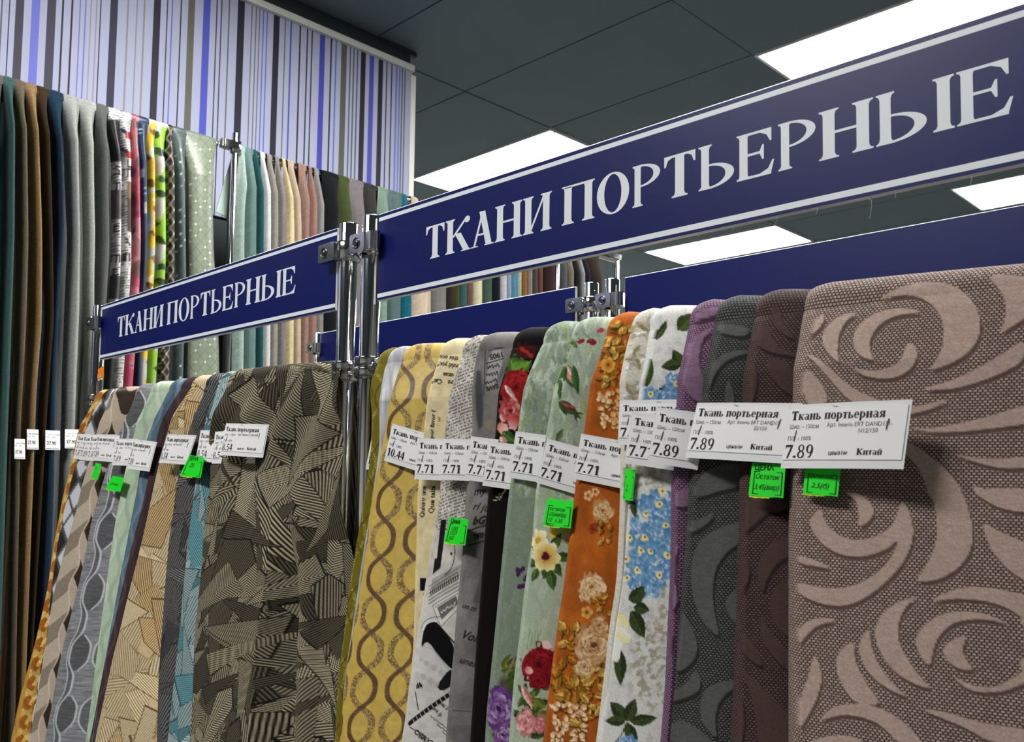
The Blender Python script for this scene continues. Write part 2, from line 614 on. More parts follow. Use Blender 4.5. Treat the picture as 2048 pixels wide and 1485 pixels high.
    def rose(s, x, y, r, dark, mid, light, n=26, seed=0, sq=1.0):
        """a cabbage rose: ruffled rings of petals, dark at the heart"""
        rng = np.random.RandomState(seed)
        s.ell(x, y, r, r * sq, 0, np.asarray(mid) * .8, 1.5, wob=.25, seed=seed)
        for k in range(n):
            f = 1 - k / n
            an = k * 137.5 + rng.rand() * 30
            d = r * .74 * f
            px, py = x + math.cos(math.radians(an)) * d, y + math.sin(math.radians(an)) * d * sq
            pr = r * (.20 + .22 * f)
            s.ell(px, py, pr * .75, pr * 1.05, an, np.asarray(dark) * .9, 1.5, wob=.12, seed=k)
            q = rng.rand()
            edge = np.asarray(light) * q + np.asarray(mid) * (1 - q)
            s.ell(px + math.cos(math.radians(an)) * pr * .12, py + math.sin(math.radians(an)) * pr * .12, pr * .66, pr * .95, an,
                  np.asarray(dark) * .55 + np.asarray(mid) * .45, 1.5, shade=edge, wob=.15, seed=k + 7)
        s.ell(x, y, r * .17, r * .15, 0, np.asarray(dark) * .8, 1.5, k=.8)

    def daisy(s, x, y, r, n, petal, shade, heart, seed=0, w=.46, rot=0):
        for k in range(n):
            an = rot + 360 * k / n
            s.ell(x + math.cos(math.radians(an)) * r * .58, y + math.sin(math.radians(an)) * r * .58, r * .46, r * w, an, shade, 1.2, shade=petal, wob=.12, seed=seed + k)
        s.ell(x, y, r * .28, r * .28, 0, heart, 1.2, wob=.2, seed=seed)

# ------------------------------------------------------------------ room shell
HC = 1.82                         # ceiling above the lens
ZC = CAM_Z + HC
XR_ = 1.5                         # unseen right wall, set close to leave out lamps on that side
XW, YC = -2.93, 2.285             # striped wall and its far corner
TX, TY = 0.655 * HC, 0.3363 * HC  # ceiling panel pitch
GX, GY = -1.029 * HC, 1.834 * HC  # one corner of the panel grid

m_ceil = mat('ceiling_paint', h8(108, 124, 131), 0.9, vary=0.05, bump_scale=3)
m_gap = mat('ceiling_joint', h8(20, 24, 26), 0.9)
m_floor = mat('floor_tile', h8(70, 67, 64), 0.35, vary=0.1, bump_scale=4)
m_wall = mat('wall_paint', h8(190, 190, 186), 0.85, bump=0.1, bump_scale=60, vary=0.04)
m_wall2 = mat('wall_paint_grey', h8(120, 122, 122), 0.85, bump=0.1, bump_scale=60)
m_dark = mat('dark_wall', h8(46, 54, 56), 0.8, vary=0.06, bump_scale=8)  # one dark grey tone for the left, corner and far walls
m_white = mat('white_trim', h8(222, 222, 214), 0.5)
m_glow = mat('lamp_diffuser', (1, 1, 1), 0.5, emit=LAMP)
_nt = m_glow.node_tree
_nt.nodes['Principled BSDF'].inputs['Emission Color'].default_value = (1.0, 0.985, 0.955, 1)
m_lampframe = mat('lamp_frame', h8(235, 238, 236), 0.4)


def struct(name, mb, m):
    o = mb.build(name, m)
    o['kind'] = 'structure'
    return o


struct('floor', MB().box((-7.2, -4.2, -0.1), (XR_ + .2, 10.2, 0)), m_floor)
struct('wall_left', MB().box((XW - .2, -4.2, 0), (XW, YC, ZC)), m_dark)
struct('wall_corner', MB().box((-7.2, YC - .2, 0), (XW - .2, YC, ZC)), m_dark)
struct('wall_far', MB().box((-7.2, 10, 0), (XR_ + .2, 10.2, ZC)), m_dark)
struct('wall_outer', MB().box((-7.2, YC, 0), (-7, 10, ZC)), m_wall)
struct('wall_right', MB().box((XR_, -4.2, 0), (XR_ + .2, 10, ZC)), m_wall2)
struct('wall_front', MB().box((XW, -4.2, 0), (XR_, -4, ZC)), m_wall)
ceiling = struct('ceiling', MB().box((-7.2, -4.2, ZC + .012), (XR_ + .2, 10.2, ZC + .1)), m_gap)

# lamps sit in every second panel along the racks and every fourth across them
lamps = []
for ix in range(-2, 3):
    for iy in range(-2, 5):
        x0, y0 = GX + 2 * ix * TX, GY + 4 * iy * TY
        if x0 + TX > XR_ - .05 or y0 + TY > 9.9 or y0 < -3.9 or (x0 < XW + .05 and y0 < YC) or x0 < -6.9:
            continue
        lamps.append((ix * 2, iy * 4, x0, y0))
lamp_cells = {(a, b) for a, b, _, _ in lamps}

tile_me = MB().box((.004, .004, 0), (TX - .004, TY - .004, .014)).mesh('ceiling_tile')
tile_me.materials.append(m_ceil)
nt_ = 0
for ix in range(-5, 6):
    for iy in range(-13, 12):
        x0, y0 = GX + ix * TX, GY + iy * TY
        if (ix, iy) in lamp_cells or x0 + TX < -7 or x0 > XR_ or y0 + TY < -4 or y0 > 10:
            continue
        if x0 + TX < XW and y0 + TY < YC - .2:
            continue
        o = bpy.data.objects.new('ceiling_tile', tile_me)
        o.location = (x0, y0, ZC + .002 * ((ix * 7 + iy * 3) % 3))
        o.parent = ceiling
        COL.objects.link(o)
        nt_ += 1

fr_me = MB()
fr_me.box((.004, .004, -.004), (TX - .004, .018, .014)).box((.004, TY - .018, -.004), (TX - .004, TY - .004, .014))
fr_me.box((.004, .018, -.004), (.018, TY - .018, .014)).box((TX - .018, .018, -.004), (TX - .004, TY - .018, .014))
fr_me = fr_me.mesh('frame')
fr_me.materials.append(m_lampframe)
df_me = MB().box((.018, .018, .002), (TX - .018, TY - .018, .010)).mesh('diffuser')
df_me.materials.append(m_glow)
LAMP_LABEL = {(-2, 0): 'lit ceiling panel lamp beside the striped wall, above the start of the long sign',
              (0, 0): 'lit ceiling panel lamp above the last letters of the long sign',
              (-2, 4): 'lit ceiling panel lamp seen between the long sign and the blank blue board',
              (0, 4): 'lit ceiling panel lamp at the right edge, just under the long sign'}
for a, b, x0, y0 in lamps:
    lab = LAMP_LABEL.get((a, b))
    t = empty('ceiling_lamp', (x0, y0, ZC), lab or 'lit ceiling panel lamp above the aisle outside the photographed part of the shop', 'lamp', 'ceiling panel lamps')
    for nm, me in (('frame', fr_me), ('diffuser', df_me)):
        o = bpy.data.objects.new(nm, me)
        o.parent = t
        COL.objects.link(o)

hk = at_z(1109, 264, ZC)
t = empty('ceiling_hook', tuple(hk), 'tiny dark hook with a green tip hanging from the ceiling joint beside a lamp', 'hook')
MB().tube(hk + (0, 0, .002), hk + (0, 0, -.035), .004, 8).build('hook_stem', mat('hook_metal', h8(25, 30, 28), .5), t)
MB().tube(hk + (0, 0, -.035), hk + (.002, 0, -.06), .003, 8).build('hook_tip', mat('hook_green', h8(90, 140, 70), .5), t)

# striped panel on the left wall: stripes are flat print, one strip of mesh each
zp1 = float(at_x(650, 72, XW + .012)[2])
zp0 = float(at_x(452, 436, XW + .012)[2])
DK, NV, BL, TP, OL, GR = (34, 32, 48), (22, 22, 40), (84, 92, 186), (136, 134, 132), (92, 92, 84), (84, 88, 104)
st = []
for a, b, c in ((-60, -40, NV), (-30, -24, DK), (8, 18, GR), (55, 62, DK), (95, 145, (58, 54, 68)), (190, 240, (104, 110, 198)), (283, 335, (56, 56, 70)), (370, 382, DK), (425, 437, DK),
                (475, 482, (104, 112, 190)), (507, 515, (104, 112, 190)), (540, 546, TP), (573, 580, TP), (597, 604, NV), (657, 702, (40, 40, 62)),
                (757, 768, TP), (812, 820, TP), (855, 866, TP), (915, 957, (30, 26, 46)), (993, 1000, DK), (1022, 1029, BL), (1074, 1082, NV), (1120, 1160, OL),
                (1210, 1252, (70, 78, 176)), (1287, 1294, DK), (1315, 1322, DK), (1360, 1368, OL)):
    st.append((a / 2.97, b / 2.97, 2, c))
for a, b, y, c in ((-20, 55, 20, NV), (127, 138, 70, OL), (172, 183, 90, OL), (210, 220, 105, OL), (250, 262, 125, BL), (290, 302, 145, BL), (365, 430, 180, NV), (485, 497, 220, OL),
                   (545, 562, 245, (66, 74, 166)), (643, 660, 290, NV), (722, 737, 320, DK), (773, 787, 345, DK), (863, 920, 390, (62, 68, 162)), (978, 995, 430, NV), (1032, 1045, 450, BL),
                   (1095, 1155, 480, (84, 86, 80)), (1185, 1200, 510, GR), (1222, 1238, 530, GR), (1262, 1278, 545, GR), (1305, 1358, 570, NV), (1398, 1448, 610, (70, 76, 172)),
                   (1495, 1545, 640, NV), (1578, 1590, 680, NV), (1632, 1645, 700, NV), (1680, 1700, 720, (110, 120, 186)), (1715, 1732, 735, (110, 120, 190)), (1745, 1760, 750, GR), (1775, 1788, 760, GR)):
    st.append((480 + a / 5.39, 480 + b / 5.39, y / 5.39, c))
xs = XW + .012
me = MB()
Y0 = -2.0
ys = [Y0]
cols = []
for a, b, y, c in st:
    ya, yb = float(at_x(a, y, xs)[1]), float(at_x(b, y, xs)[1])
    if ya <= ys[-1] + 1e-4:
        continue
    ys += [ya, yb]
    cols += [(166, 170, 196), c]
span = ys[-1] - ys[1]
while ys[1] - span > Y0 - span and ys[1] > Y0 + .1:      # the same paper goes on to the left of the frame
    n_ = len(ys)
    shift = ys[-1] - ys[1] + .03
    more = [y - shift for y in ys[1:]]
    keep = [i for i, y in enumerate(more) if y > Y0 + .02]
    if not keep:
        break
    k0 = keep[0] + (keep[0] % 2)
    mc = cols[1:]
    add = more[k0:]
    addc = [mc[i] for i in range(k0, len(more) - 1)]
    ys = [Y0] + add + ys[1:]
    cols = [cols[0]] + addc + [cols[0]] + cols[1:]
ys.append(YC)
cols.append((166, 170, 196))
vs, fs = [], []
for y in ys:
    vs += [(xs, y, zp0), (xs, y, zp1)]
for k in range(len(ys) - 1):
    fs.append((2 * k, 2 * k + 2, 2 * k + 3, 2 * k + 1))
me.add(vs, fs)
mesh_ = me.mesh('striped_panel')
ca = mesh_.attributes.new('print', 'FLOAT_COLOR', 'FACE')
ca.data.foreach_set('color', np.array([tuple(lin(h8(*c))) + (1,) for c in cols], float).ravel())


def attr_mat(name, rough, bump=0.15, freq=900.0, sheen=0.0, spec=0.3, metal=0.0, weave=None, aniso=(1, 1), amp=1.0):
    """cloth: colour from the print painted on its threads, fine yarn grain from cloth coordinates"""
    m = bpy.data.materials.new(name)
    m.use_nodes = True
    nt = m.node_tree
    N, L = nt.nodes, nt.links
    b = N['Principled BSDF']
    b.inputs['Roughness'].default_value = rough
    b.inputs['Specular IOR Level'].default_value = spec
    b.inputs['Metallic'].default_value = metal
    if sheen:
        b.inputs['Sheen Weight'].default_value = sheen
        b.inputs['Sheen Roughness'].default_value = 0.5
    at = N.new('ShaderNodeAttribute')
    at.attribute_name = 'print'
    uv = N.new('ShaderNodeAttribute')
    uv.attribute_name = 'cloth'
    mp = N.new('ShaderNodeMapping')
    mp.inputs['Scale'].default_value = (freq * aniso[0], freq * aniso[1], 1)
    L.new(uv.outputs['Vector'], mp.inputs['Vector'])
    nz = N.new('ShaderNodeTexNoise')
    nz.inputs['Scale'].default_value = 1.0
    nz.inputs['Detail'].default_value = 2
    L.new(mp.outputs[0], nz.inputs['Vector'])
    mr = N.new('ShaderNodeMapRange')
    mr.inputs['From Min'].default_value = 0.3
    mr.inputs['From Max'].default_value = 0.7
    mr.inputs['To Min'].default_value = 1 - .14 * amp
    mr.inputs['To Max'].default_value = 1 + .12 * amp
    L.new(nz.outputs[0], mr.inputs['Value'])
    mul = N.new('ShaderNodeVectorMath')
    mul.operation = 'SCALE'
    L.new(at.outputs['Color'], mul.inputs[0])
    L.new(mr.outputs[0], mul.inputs['Scale'])
    out = mul.outputs[0]
    hgt = nz.outputs[0]
    if weave:
        lo, hi, sx, sy = weave
        mw = N.new('ShaderNodeMapping')
        mw.inputs['Scale'].default_value = (1 / sx, 1 / sy, 1)
        L.new(uv.outputs['Vector'], mw.inputs['Vector'])
        br = N.new('ShaderNodeTexBrick')
        br.inputs['Scale'].default_value = 1.0
        br.inputs['Brick Width'].default_value = 1.0
        br.inputs['Row Height'].default_value = 1.0
        br.inputs['Mortar Size'].default_value = 0.26
        br.inputs['Mortar Smooth'].default_value = 0.6
        br.inputs['Color1'].default_value = tuple(lin(hi)) + (1,)
        br.inputs['Color2'].default_value = tuple(lin(np.array(hi) * .82)) + (1,)
        br.inputs['Mortar'].default_value = tuple(lin(lo)) + (1,)
        L.new(mw.outputs[0], br.inputs['Vector'])
        wa = N.new('ShaderNodeAttribute')
        wa.attribute_name = 'weave'
        mx = N.new('ShaderNodeMix')
        mx.data_type = 'RGBA'
        L.new(wa.outputs['Fac'], mx.inputs['Factor'])
        L.new(out, mx.inputs['A'])
        L.new(br.outputs['Color'], mx.inputs['B'])
        out = mx.outputs['Result']
    L.new(out, b.inputs['Base Color'])
    if bump:
        bp = N.new('ShaderNodeBump')
        bp.inputs['Strength'].default_value = bump
        bp.inputs['Distance'].default_value = 0.001
        L.new(hgt, bp.inputs['Height'])
        L.new(bp.outputs[0], b.inputs['Normal'])
    return m


m_stripe = bpy.data.materials.new('striped_wallpaper')
m_stripe.use_nodes = True
_a = m_stripe.node_tree.nodes.new('ShaderNodeAttribute')
_a.attribute_name = 'print'
m_stripe.node_tree.links.new(_a.outputs['Color'], m_stripe.node_tree.nodes['Principled BSDF'].inputs['Base Color'])
m_stripe.node_tree.nodes['Principled BSDF'].inputs['Roughness'].default_value = 0.7
pan = MB().box((XW, Y0, zp0), (xs - .001, YC, zp1)).build('trim_1', m_white)
pan['kind'] = 'structure'
link('striped_wallpaper', mesh_, m_stripe, pan)
ytop = MB().box((XW, Y0, zp1), (XW + .03, YC + .002, zp1 + .026)).box((XW, YC - .004, zp0), (xs + .002, YC + .022, zp1 - .01))
ytop.build('panel_edging', m_white, pan)
MB().box((XW - .02, YC - .16, ZC - .020), (XW + .008, YC + .03, ZC - .002)).build('trim_2', m_dark)['kind'] = 'structure'

# ------------------------------------------------------------------ chrome display racks and sign boards
m_chrome = mat('polished_chrome', (0.93, 0.93, 0.92), 0.07, 1.0)
m_clamp = mat('cast_chrome', (0.80, 0.80, 0.79), 0.12, 1.0, bump=0.05, bump_scale=40)
m_screw = mat('screw_steel', (0.45, 0.45, 0.46), 0.25, 1.0)
m_blue = mat('blue_sign_film', h8(4, 18, 88), 0.4, spec=.25)
m_core = mat('sign_board_edge', h8(205, 207, 206), 0.5)
m_letter = mat('white_sign_film', h8(226, 232, 236), 0.5)
YA, YB = 0.70, 1.23
PR = 0.0135
ZR = CAM_Z + 0.135                # hanging rail
ZT = CAM_Z + 0.3465               # top of posts and boards
ZS0 = CAM_Z + 0.2262


def sign_clamp(rack, px, y, z, side, name='sign_clamp'):
    """strap round the post with a screwed ear; side -1: ear to the left on the board, +1: ear in front of the post"""
    w = 0.0135
    k = MB()
    ang0 = 0
    # strap: ring of quads round the post
    n = 22
    rr = PR + .0045
    def P(a, r, dz):
        return (px + r * math.cos(a), y + r * math.sin(a), z + dz)
    vs, fs = [], []
    for i in range(n):
        a = 2 * math.pi * i / n
        for r, dz in ((PR, -w), (rr - .0012, -w), (rr, -w + .0015), (rr, w - .0015), (rr - .0012, w), (PR, w)):
            vs.append(P(a, r, dz))
    for i in range(n):
        j = (i + 1) % n
        for q in range(5):
            fs.append((i * 6 + q, j * 6 + q, j * 6 + q + 1, i * 6 + q + 1))
    k.add(vs, fs, 0, True)
    yf = y - rr + .001
    if side < 0:
        x0, x1 = px - .046, px - .006
    else:
        x0, x1 = px - .016, px + .012
    # front ear with rounded outer corners
    def ear(xa, xb, ya, yb, r=.004):
        out = []
        for (cx, cz, a0) in ((xa + r, z - w + r, 180), (xb - r, z - w + r, 270), (xb - r, z + w - r, 0), (xa + r, z + w - r, 90)):
            out += arc(cx, cz, r, r, a0, a0 + 90, 4)
        k.prism(out, ya, yb, lambda a, b, c: (a, c, b))
    if side < 0:
        ear(x0, x1, yf - .0035, yf + .004)
        ear(x0 + .004, x1, y + .005, y + .012)
        sx = px - .031
    else:
        ear(x0 - .006, x1, yf - .0045, yf + .004)
        # knuckle that grips the board on the right
        sec = [(px + .008, yf - .003), (px + .022, yf - .004)] + arc(px + .024, yf + .004, .009, .008, -80, 60, 8) + [(px + .024, y + .008), (px + .008, y + .004)]
        k.prism(sec, z - w * .9, z + w * .9, lambda a, b, c: (a, b, c), smooth_side=False)
        for q in range(7):
            zz = z - w * .75 + q * w * .25
            k.tube((px + .0325, yf - .001, zz - .0008), (px + .0325, yf - .001, zz + .0008), .0012, 6)
        sx = px - .006
    o = k.build(name, m_clamp, rack)
    sc = MB()
    ys_ = yf - (.0035 if side < 0 else .0045)
    for i in range(1):
        ringv, ringf = [], []
        for q in range(20):
            a = 2 * math.pi * q / 20
            for r, dy in ((.0082, 0), (.0078, -.0012), (.0066, -.0012), (.0060, .0002)):
                ringv.append((sx + r * math.cos(a), ys_ + dy, z + r * math.sin(a)))
        for q in range(20):
            p = (q + 1) % 20
            for e in range(3):
                ringf.append((q * 4 + e, p * 4 + e, p * 4 + e + 1, q * 4 + e + 1))
        sc.add(ringv, ringf, 0, True)
    sc.tube((sx, ys_ - .0002, z), (sx, ys_ - .0022, z), .0042, 14, bevel=.0008)
    sc.tube((sx, ys_ - .0022, z), (sx, ys_ - .0026, z), .0018, 6)
    sc.build('screw', m_screw, o)
    return o


def rail_clamp(rack, px, y, z, dirx):
    """two stacked collars on the post that carry the end of the rail"""
    k = MB()
    for dz in (.0075, -.0075):
        k.tube((px, y, z + dz - .0068), (px, y, z + dz + .0068), PR + .006, 30, bevel=.0010)
        k.tube((px + dirx * .012, y, z + dz), (px + dirx * .031, y, z + dz), .0064, 16, bevel=.0008)
    k.tube((px + dirx * .028, y, z), (px + dirx * .046, y, z), .0158, 18, bevel=.002)
    return k.build('rail_clamp', m_clamp, rack)


def rack(y, xl, xr, label, left_ear, right_ear):
    t = empty('display_rack', ((xl + xr) / 2, y, 0), label, 'rack', 'chrome fabric racks')
    for px in (xl, xr):
        MB().tube((px, y, 0.02), (px, y, ZT + .001), PR, 28, bevel=.0012).build('post', m_chrome, t)
        MB().tube((px, y, 0), (px, y, .022), .03, 20, bevel=.004).build('foot', m_clamp, t)
    MB().tube((xl, y, ZR), (xr, y, ZR), .0125, 20).build('rail', m_chrome, t)
    MB().tube((xl, y, .25), (xr, y, .25), .0125, 16).build('lower_rail', m_chrome, t)
    rail_clamp(t, xl, y, ZR + .002, 1)
    rail_clamp(t, xr, y, ZR, -1)
    sign_clamp(t, xl, y, CAM_Z + .307, left_ear)
    sign_clamp(t, xr, y, CAM_Z + .307, right_ear)
    return t


XL, XM1, XM2, XR = -1.977, -1.031, -0.975, -0.045
rack_a = rack(YA, XL, XM1, 'chrome rack frame under the smaller front sign, carrying the left fabrics', 1, -1)
rack_b = rack(YA, XM2, XR, 'chrome rack frame under the long front sign, carrying the right fabrics', 1, -1)
rack_c = rack(YB, XL + .04, XM1 + .009, 'chrome rack frame behind, carrying the left blank blue board', 1, -1)
rack_d = rack(YB, XM2 + .002, XR, 'chrome rack frame behind, carrying the right blank blue board', 1, -1)

WORD_X = [-0.8539, -0.8168, -0.7671, -0.7279, -0.6827, -0.6367, -0.6212, -0.5756, -0.5298, -0.4923, -0.451, -0.4102, -0.3707, -0.3316, -0.2824, -0.2204, -0.18]
GL = [('Т', 855, 893, 495), ('К', 895, 945, 482), ('А', 946, 992, 470), ('Н', 994, 1048, 456), ('И', 1050, 1107, 440), ('П', 1128, 1193, 415), ('О', 1197, 1263, 397), ('Р', 1269, 1324, 378),
      ('Т', 1331, 1396, 357), ('Ь', 1401, 1472, 335), ('Е', 1477, 1552, 311), ('Р', 1560, 1635, 286), ('Н', 1641, 1750, 255), ('Ы', 1755, 1912, 215), ('Е', 1916, 2029, 180)]


def board(y, x0, x1, label, word):
    t = empty('sign_board', ((x0 + x1) / 2, y, ZS0), label, 'sign', None)
    e, c_ = .0011, .0012
    k = MB()
    for sg in (-1, 1):                       # film-covered faces with a bare chamfer all round
        ya, yb_ = y + sg * .003, y + sg * (.003 - c_)
        q = [(x0 + e, ya, ZS0 + e), (x1 - e, ya, ZS0 + e), (x1 - e, ya, ZT - e), (x0 + e, ya, ZT - e), (x0, yb_, ZS0), (x1, yb_, ZS0), (x1, yb_, ZT), (x0, yb_, ZT)]
        k.add(q, [(0, 1, 2, 3)], 0).add(q, [(i, (i + 1) % 4, 4 + (i + 1) % 4, 4 + i) for i in range(4)], 1)
    q = [(x, yy, z) for yy in (y - .003 + c_, y + .003 - c_) for x, z in ((x0, ZS0), (x1, ZS0), (x1, ZT), (x0, ZT))]
    k.add(q, [(i, (i + 1) % 4, 4 + (i + 1) % 4, 4 + i) for i in range(4)], 1)
    k.build('panel', [m_blue, m_core], t)
    if word:
        yf = y - .0032
        H = ZT - ZS0
        for nm, za, zb in (('upper_line', ZT - H * .088, ZT - H * .046), ('lower_line', ZS0 + H * .036, ZS0 + H * .082)):
            Flat().polys([[(x0 + .0012, za), (x1 - .0012, za), (x1 - .0012, zb), (x0 + .0012, zb)]]).build(nm, m_letter, t, lambda a, b: (a, yf, b))
        f = Flat()
        zb, hh = ZS0 + H * .333, H * .352
        big = [(float(at_y(a, yy, YA)[0]), float(at_y(b, yy, YA)[0])) for _, a, b, yy in GL]
        s0, s1 = big[0][0], big[-1][1]
        for (ch, _, _, _), (a, b) in zip(GL, big):
            if word != 'long':
                a, b = [word[0] + (q - s0) / (s1 - s0) * (word[1] - word[0]) for q in (a, b)]
            f.polys([[(a + p[0], zb + p[1]) for p in q] for q in glyph(ch, b - a, hh)])
        f.build('lettering', m_letter, t, lambda a, b: (a, yf, b))
    return t


board(YA, -0.956, -0.063, 'long blue sign reading ТКАНИ ПОРТЬЕРНЫЕ in white above the right fabrics', 'long')
board(YA, -1.957, -1.0545, 'smaller blue sign reading ТКАНИ ПОРТЬЕРНЫЕ in white, left of the chrome posts', (-1.8646, -1.1648))
board(YB, -0.943, -0.063, 'blank blue board behind the right fabrics, under the long sign', None)
board(YB, -1.953, -1.0575, 'blank blue board behind the two central posts, left of the gap', None)

# orange clip label on the far left post
q0 = at_y(203, 747, YA - .016)
t = empty('orange_label', tuple(q0), 'small orange and white label clipped to the far left chrome post', 'label')
MB().obox(q0 + (.008, -.004, 0), (.014, 0, .002), (0, .0008, 0), (-.002, 0, .011)).build('orange_flap', mat('orange_paper', h8(250, 140, 10), .6), t)
MB().obox(q0 + (.000, -.003, -.007), (.010, 0, .002), (0, .0007, 0), (-.002, 0, .007)).build('white_flap', mat('label_white', h8(230, 228, 220), .6), t)

# tall rail along the left wall
XRW = -2.60
ZRW = CAM_Z + 1.028
t = empty('wall_rack', (XRW, 1.7, 0), 'tall chrome rail with posts along the striped wall', 'rack')
yp = [0.05, float(at_x(470, 330, XRW + .02)[1]), float(at_x(1114.5, 560, XRW + .06)[1]), float(at_x(1233, 540, XRW)[1])]
for k, y in enumerate(yp):
    xo = XRW + (.02, .02, .06, 0)[k]
    MB().tube((xo, y, 0), (xo, y, ZRW + (.03 if k != 1 else .045)), .0125, 20, bevel=.001).build('post', m_chrome, t)
yb = float(at_x(434, 284, XRW)[1])
MB().tube((XRW, .05, ZRW), (XRW, yb, ZRW), .0125, 16).build('rail', m_chrome, t)
MB().tube((XRW, yp[1] + .01, ZRW), (XRW, yp[3], ZRW), .0125, 16).build('rail', m_chrome, t)
# flat oval loop that ties the first rail to its post
k = MB()
out = arc((yb + yp[1]) / 2 - (yp[1] - yb) * .5 + .012, 0, .012, .016, 90, 270, 8) + arc((yb + yp[1]) / 2 + (yp[1] - yb) * .5, 0, .016, .018, -90, 90, 8)
k.prism(out, -.012, .012, lambda a, b, c: (XRW + .02 + b, a, ZRW + .002 + c), smooth_side=True)
k.tube((XRW + .02, yp[1], ZRW - .02), (XRW + .02, yp[1], ZRW + .02), .018, 18, bevel=.002)
k.build('rail_bracket', m_clamp, t)
MB().box((XRW - .03, yp[3] - .05, ZRW + .004), (XRW + .02, yp[3] + .015, ZRW + .026)).build('end_bracket', m_chrome, t)

# dust threads caught under the long sign
k = MB()
rng = np.random.RandomState(5)
for x0, L in ((-0.300, .030), (-0.335, .010), (-0.372, .012), (-0.415, .009), (-0.268, .010), (-0.215, .012), (-0.450, .007)):
    p = np.array((x0, YA - .003, ZS0))
    for j in range(5):
        q = p + np.array((L * .22 * (1 - j * .3) + rng.randn() * .0006, -.0003 * j, -L * .06 * j * j * .35))
        k.tube(p, q, .00016, 5, caps=False)
        p = q
tag(k.build('dust_threads', mat('dust', h8(196, 196, 190), .9)), 'fine dust threads hanging from the lower edge of the long sign', 'dust', kind='stuff')

# ------------------------------------------------------------------ fabrics draped over the rails
class Frame:
    def __init__(s, kind, pos, zr):
        s.kind, s.pos, s.zr = kind, pos, zr

    def hit(s, x, y, o):
        """pixel -> (along, z) on the plane a distance o in front of the rail"""
        if s.kind == 'A':
            P = at_y(x, y, s.pos - o)
            return P[0], P[2]
        P = at_x(x, y, s.pos + o)
        return P[1], P[2]

    def world(s, a, o, z):
        if s.kind == 'A':
            return np.stack([a, s.pos - o, z], -1)
        return np.stack([s.pos + o, a, z], -1)


def flare(d, k):
    d = np.maximum(d, 0)
    return k * (d - 0.10 * (1 - np.exp(-d / 0.10))) * 1.15


def edge(fr, pts, off, k, R):
    ds, as_ = [], []
    for x, y in pts:
        o = R + off
        for _ in range(5):
            a, z = fr.hit(x, y, o)
            d = fr.zr - z
            o = (R + off + float(flare(d, k))) if d > 0 else max(0.0, (R + off) * (1 + d / (R + .01)))
        ds.append(d)
        as_.append(a)
    i = np.argsort(ds)
    ds, as_ = np.array(ds)[i], np.array(as_)[i]
    g = np.linspace(ds[0], ds[-1], 80)
    v = np.interp(g, ds, as_)
    kern = np.hanning(13)
    kern /= kern.sum()
    v = np.convolve(np.pad(v, 6, mode='reflect', reflect_type='odd'), kern, 'valid')
    def f(d):
        d = np.asarray(d, float)
        return np.interp(d, g, v) + np.where(d > g[-1], (d - g[-1]) * np.clip((v[-1] - v[-6]) / (g[-1] - g[-6]), -.12, .12) * .6, 0)
    f.end = float(g[-1])
    return f


_fab_count = {}


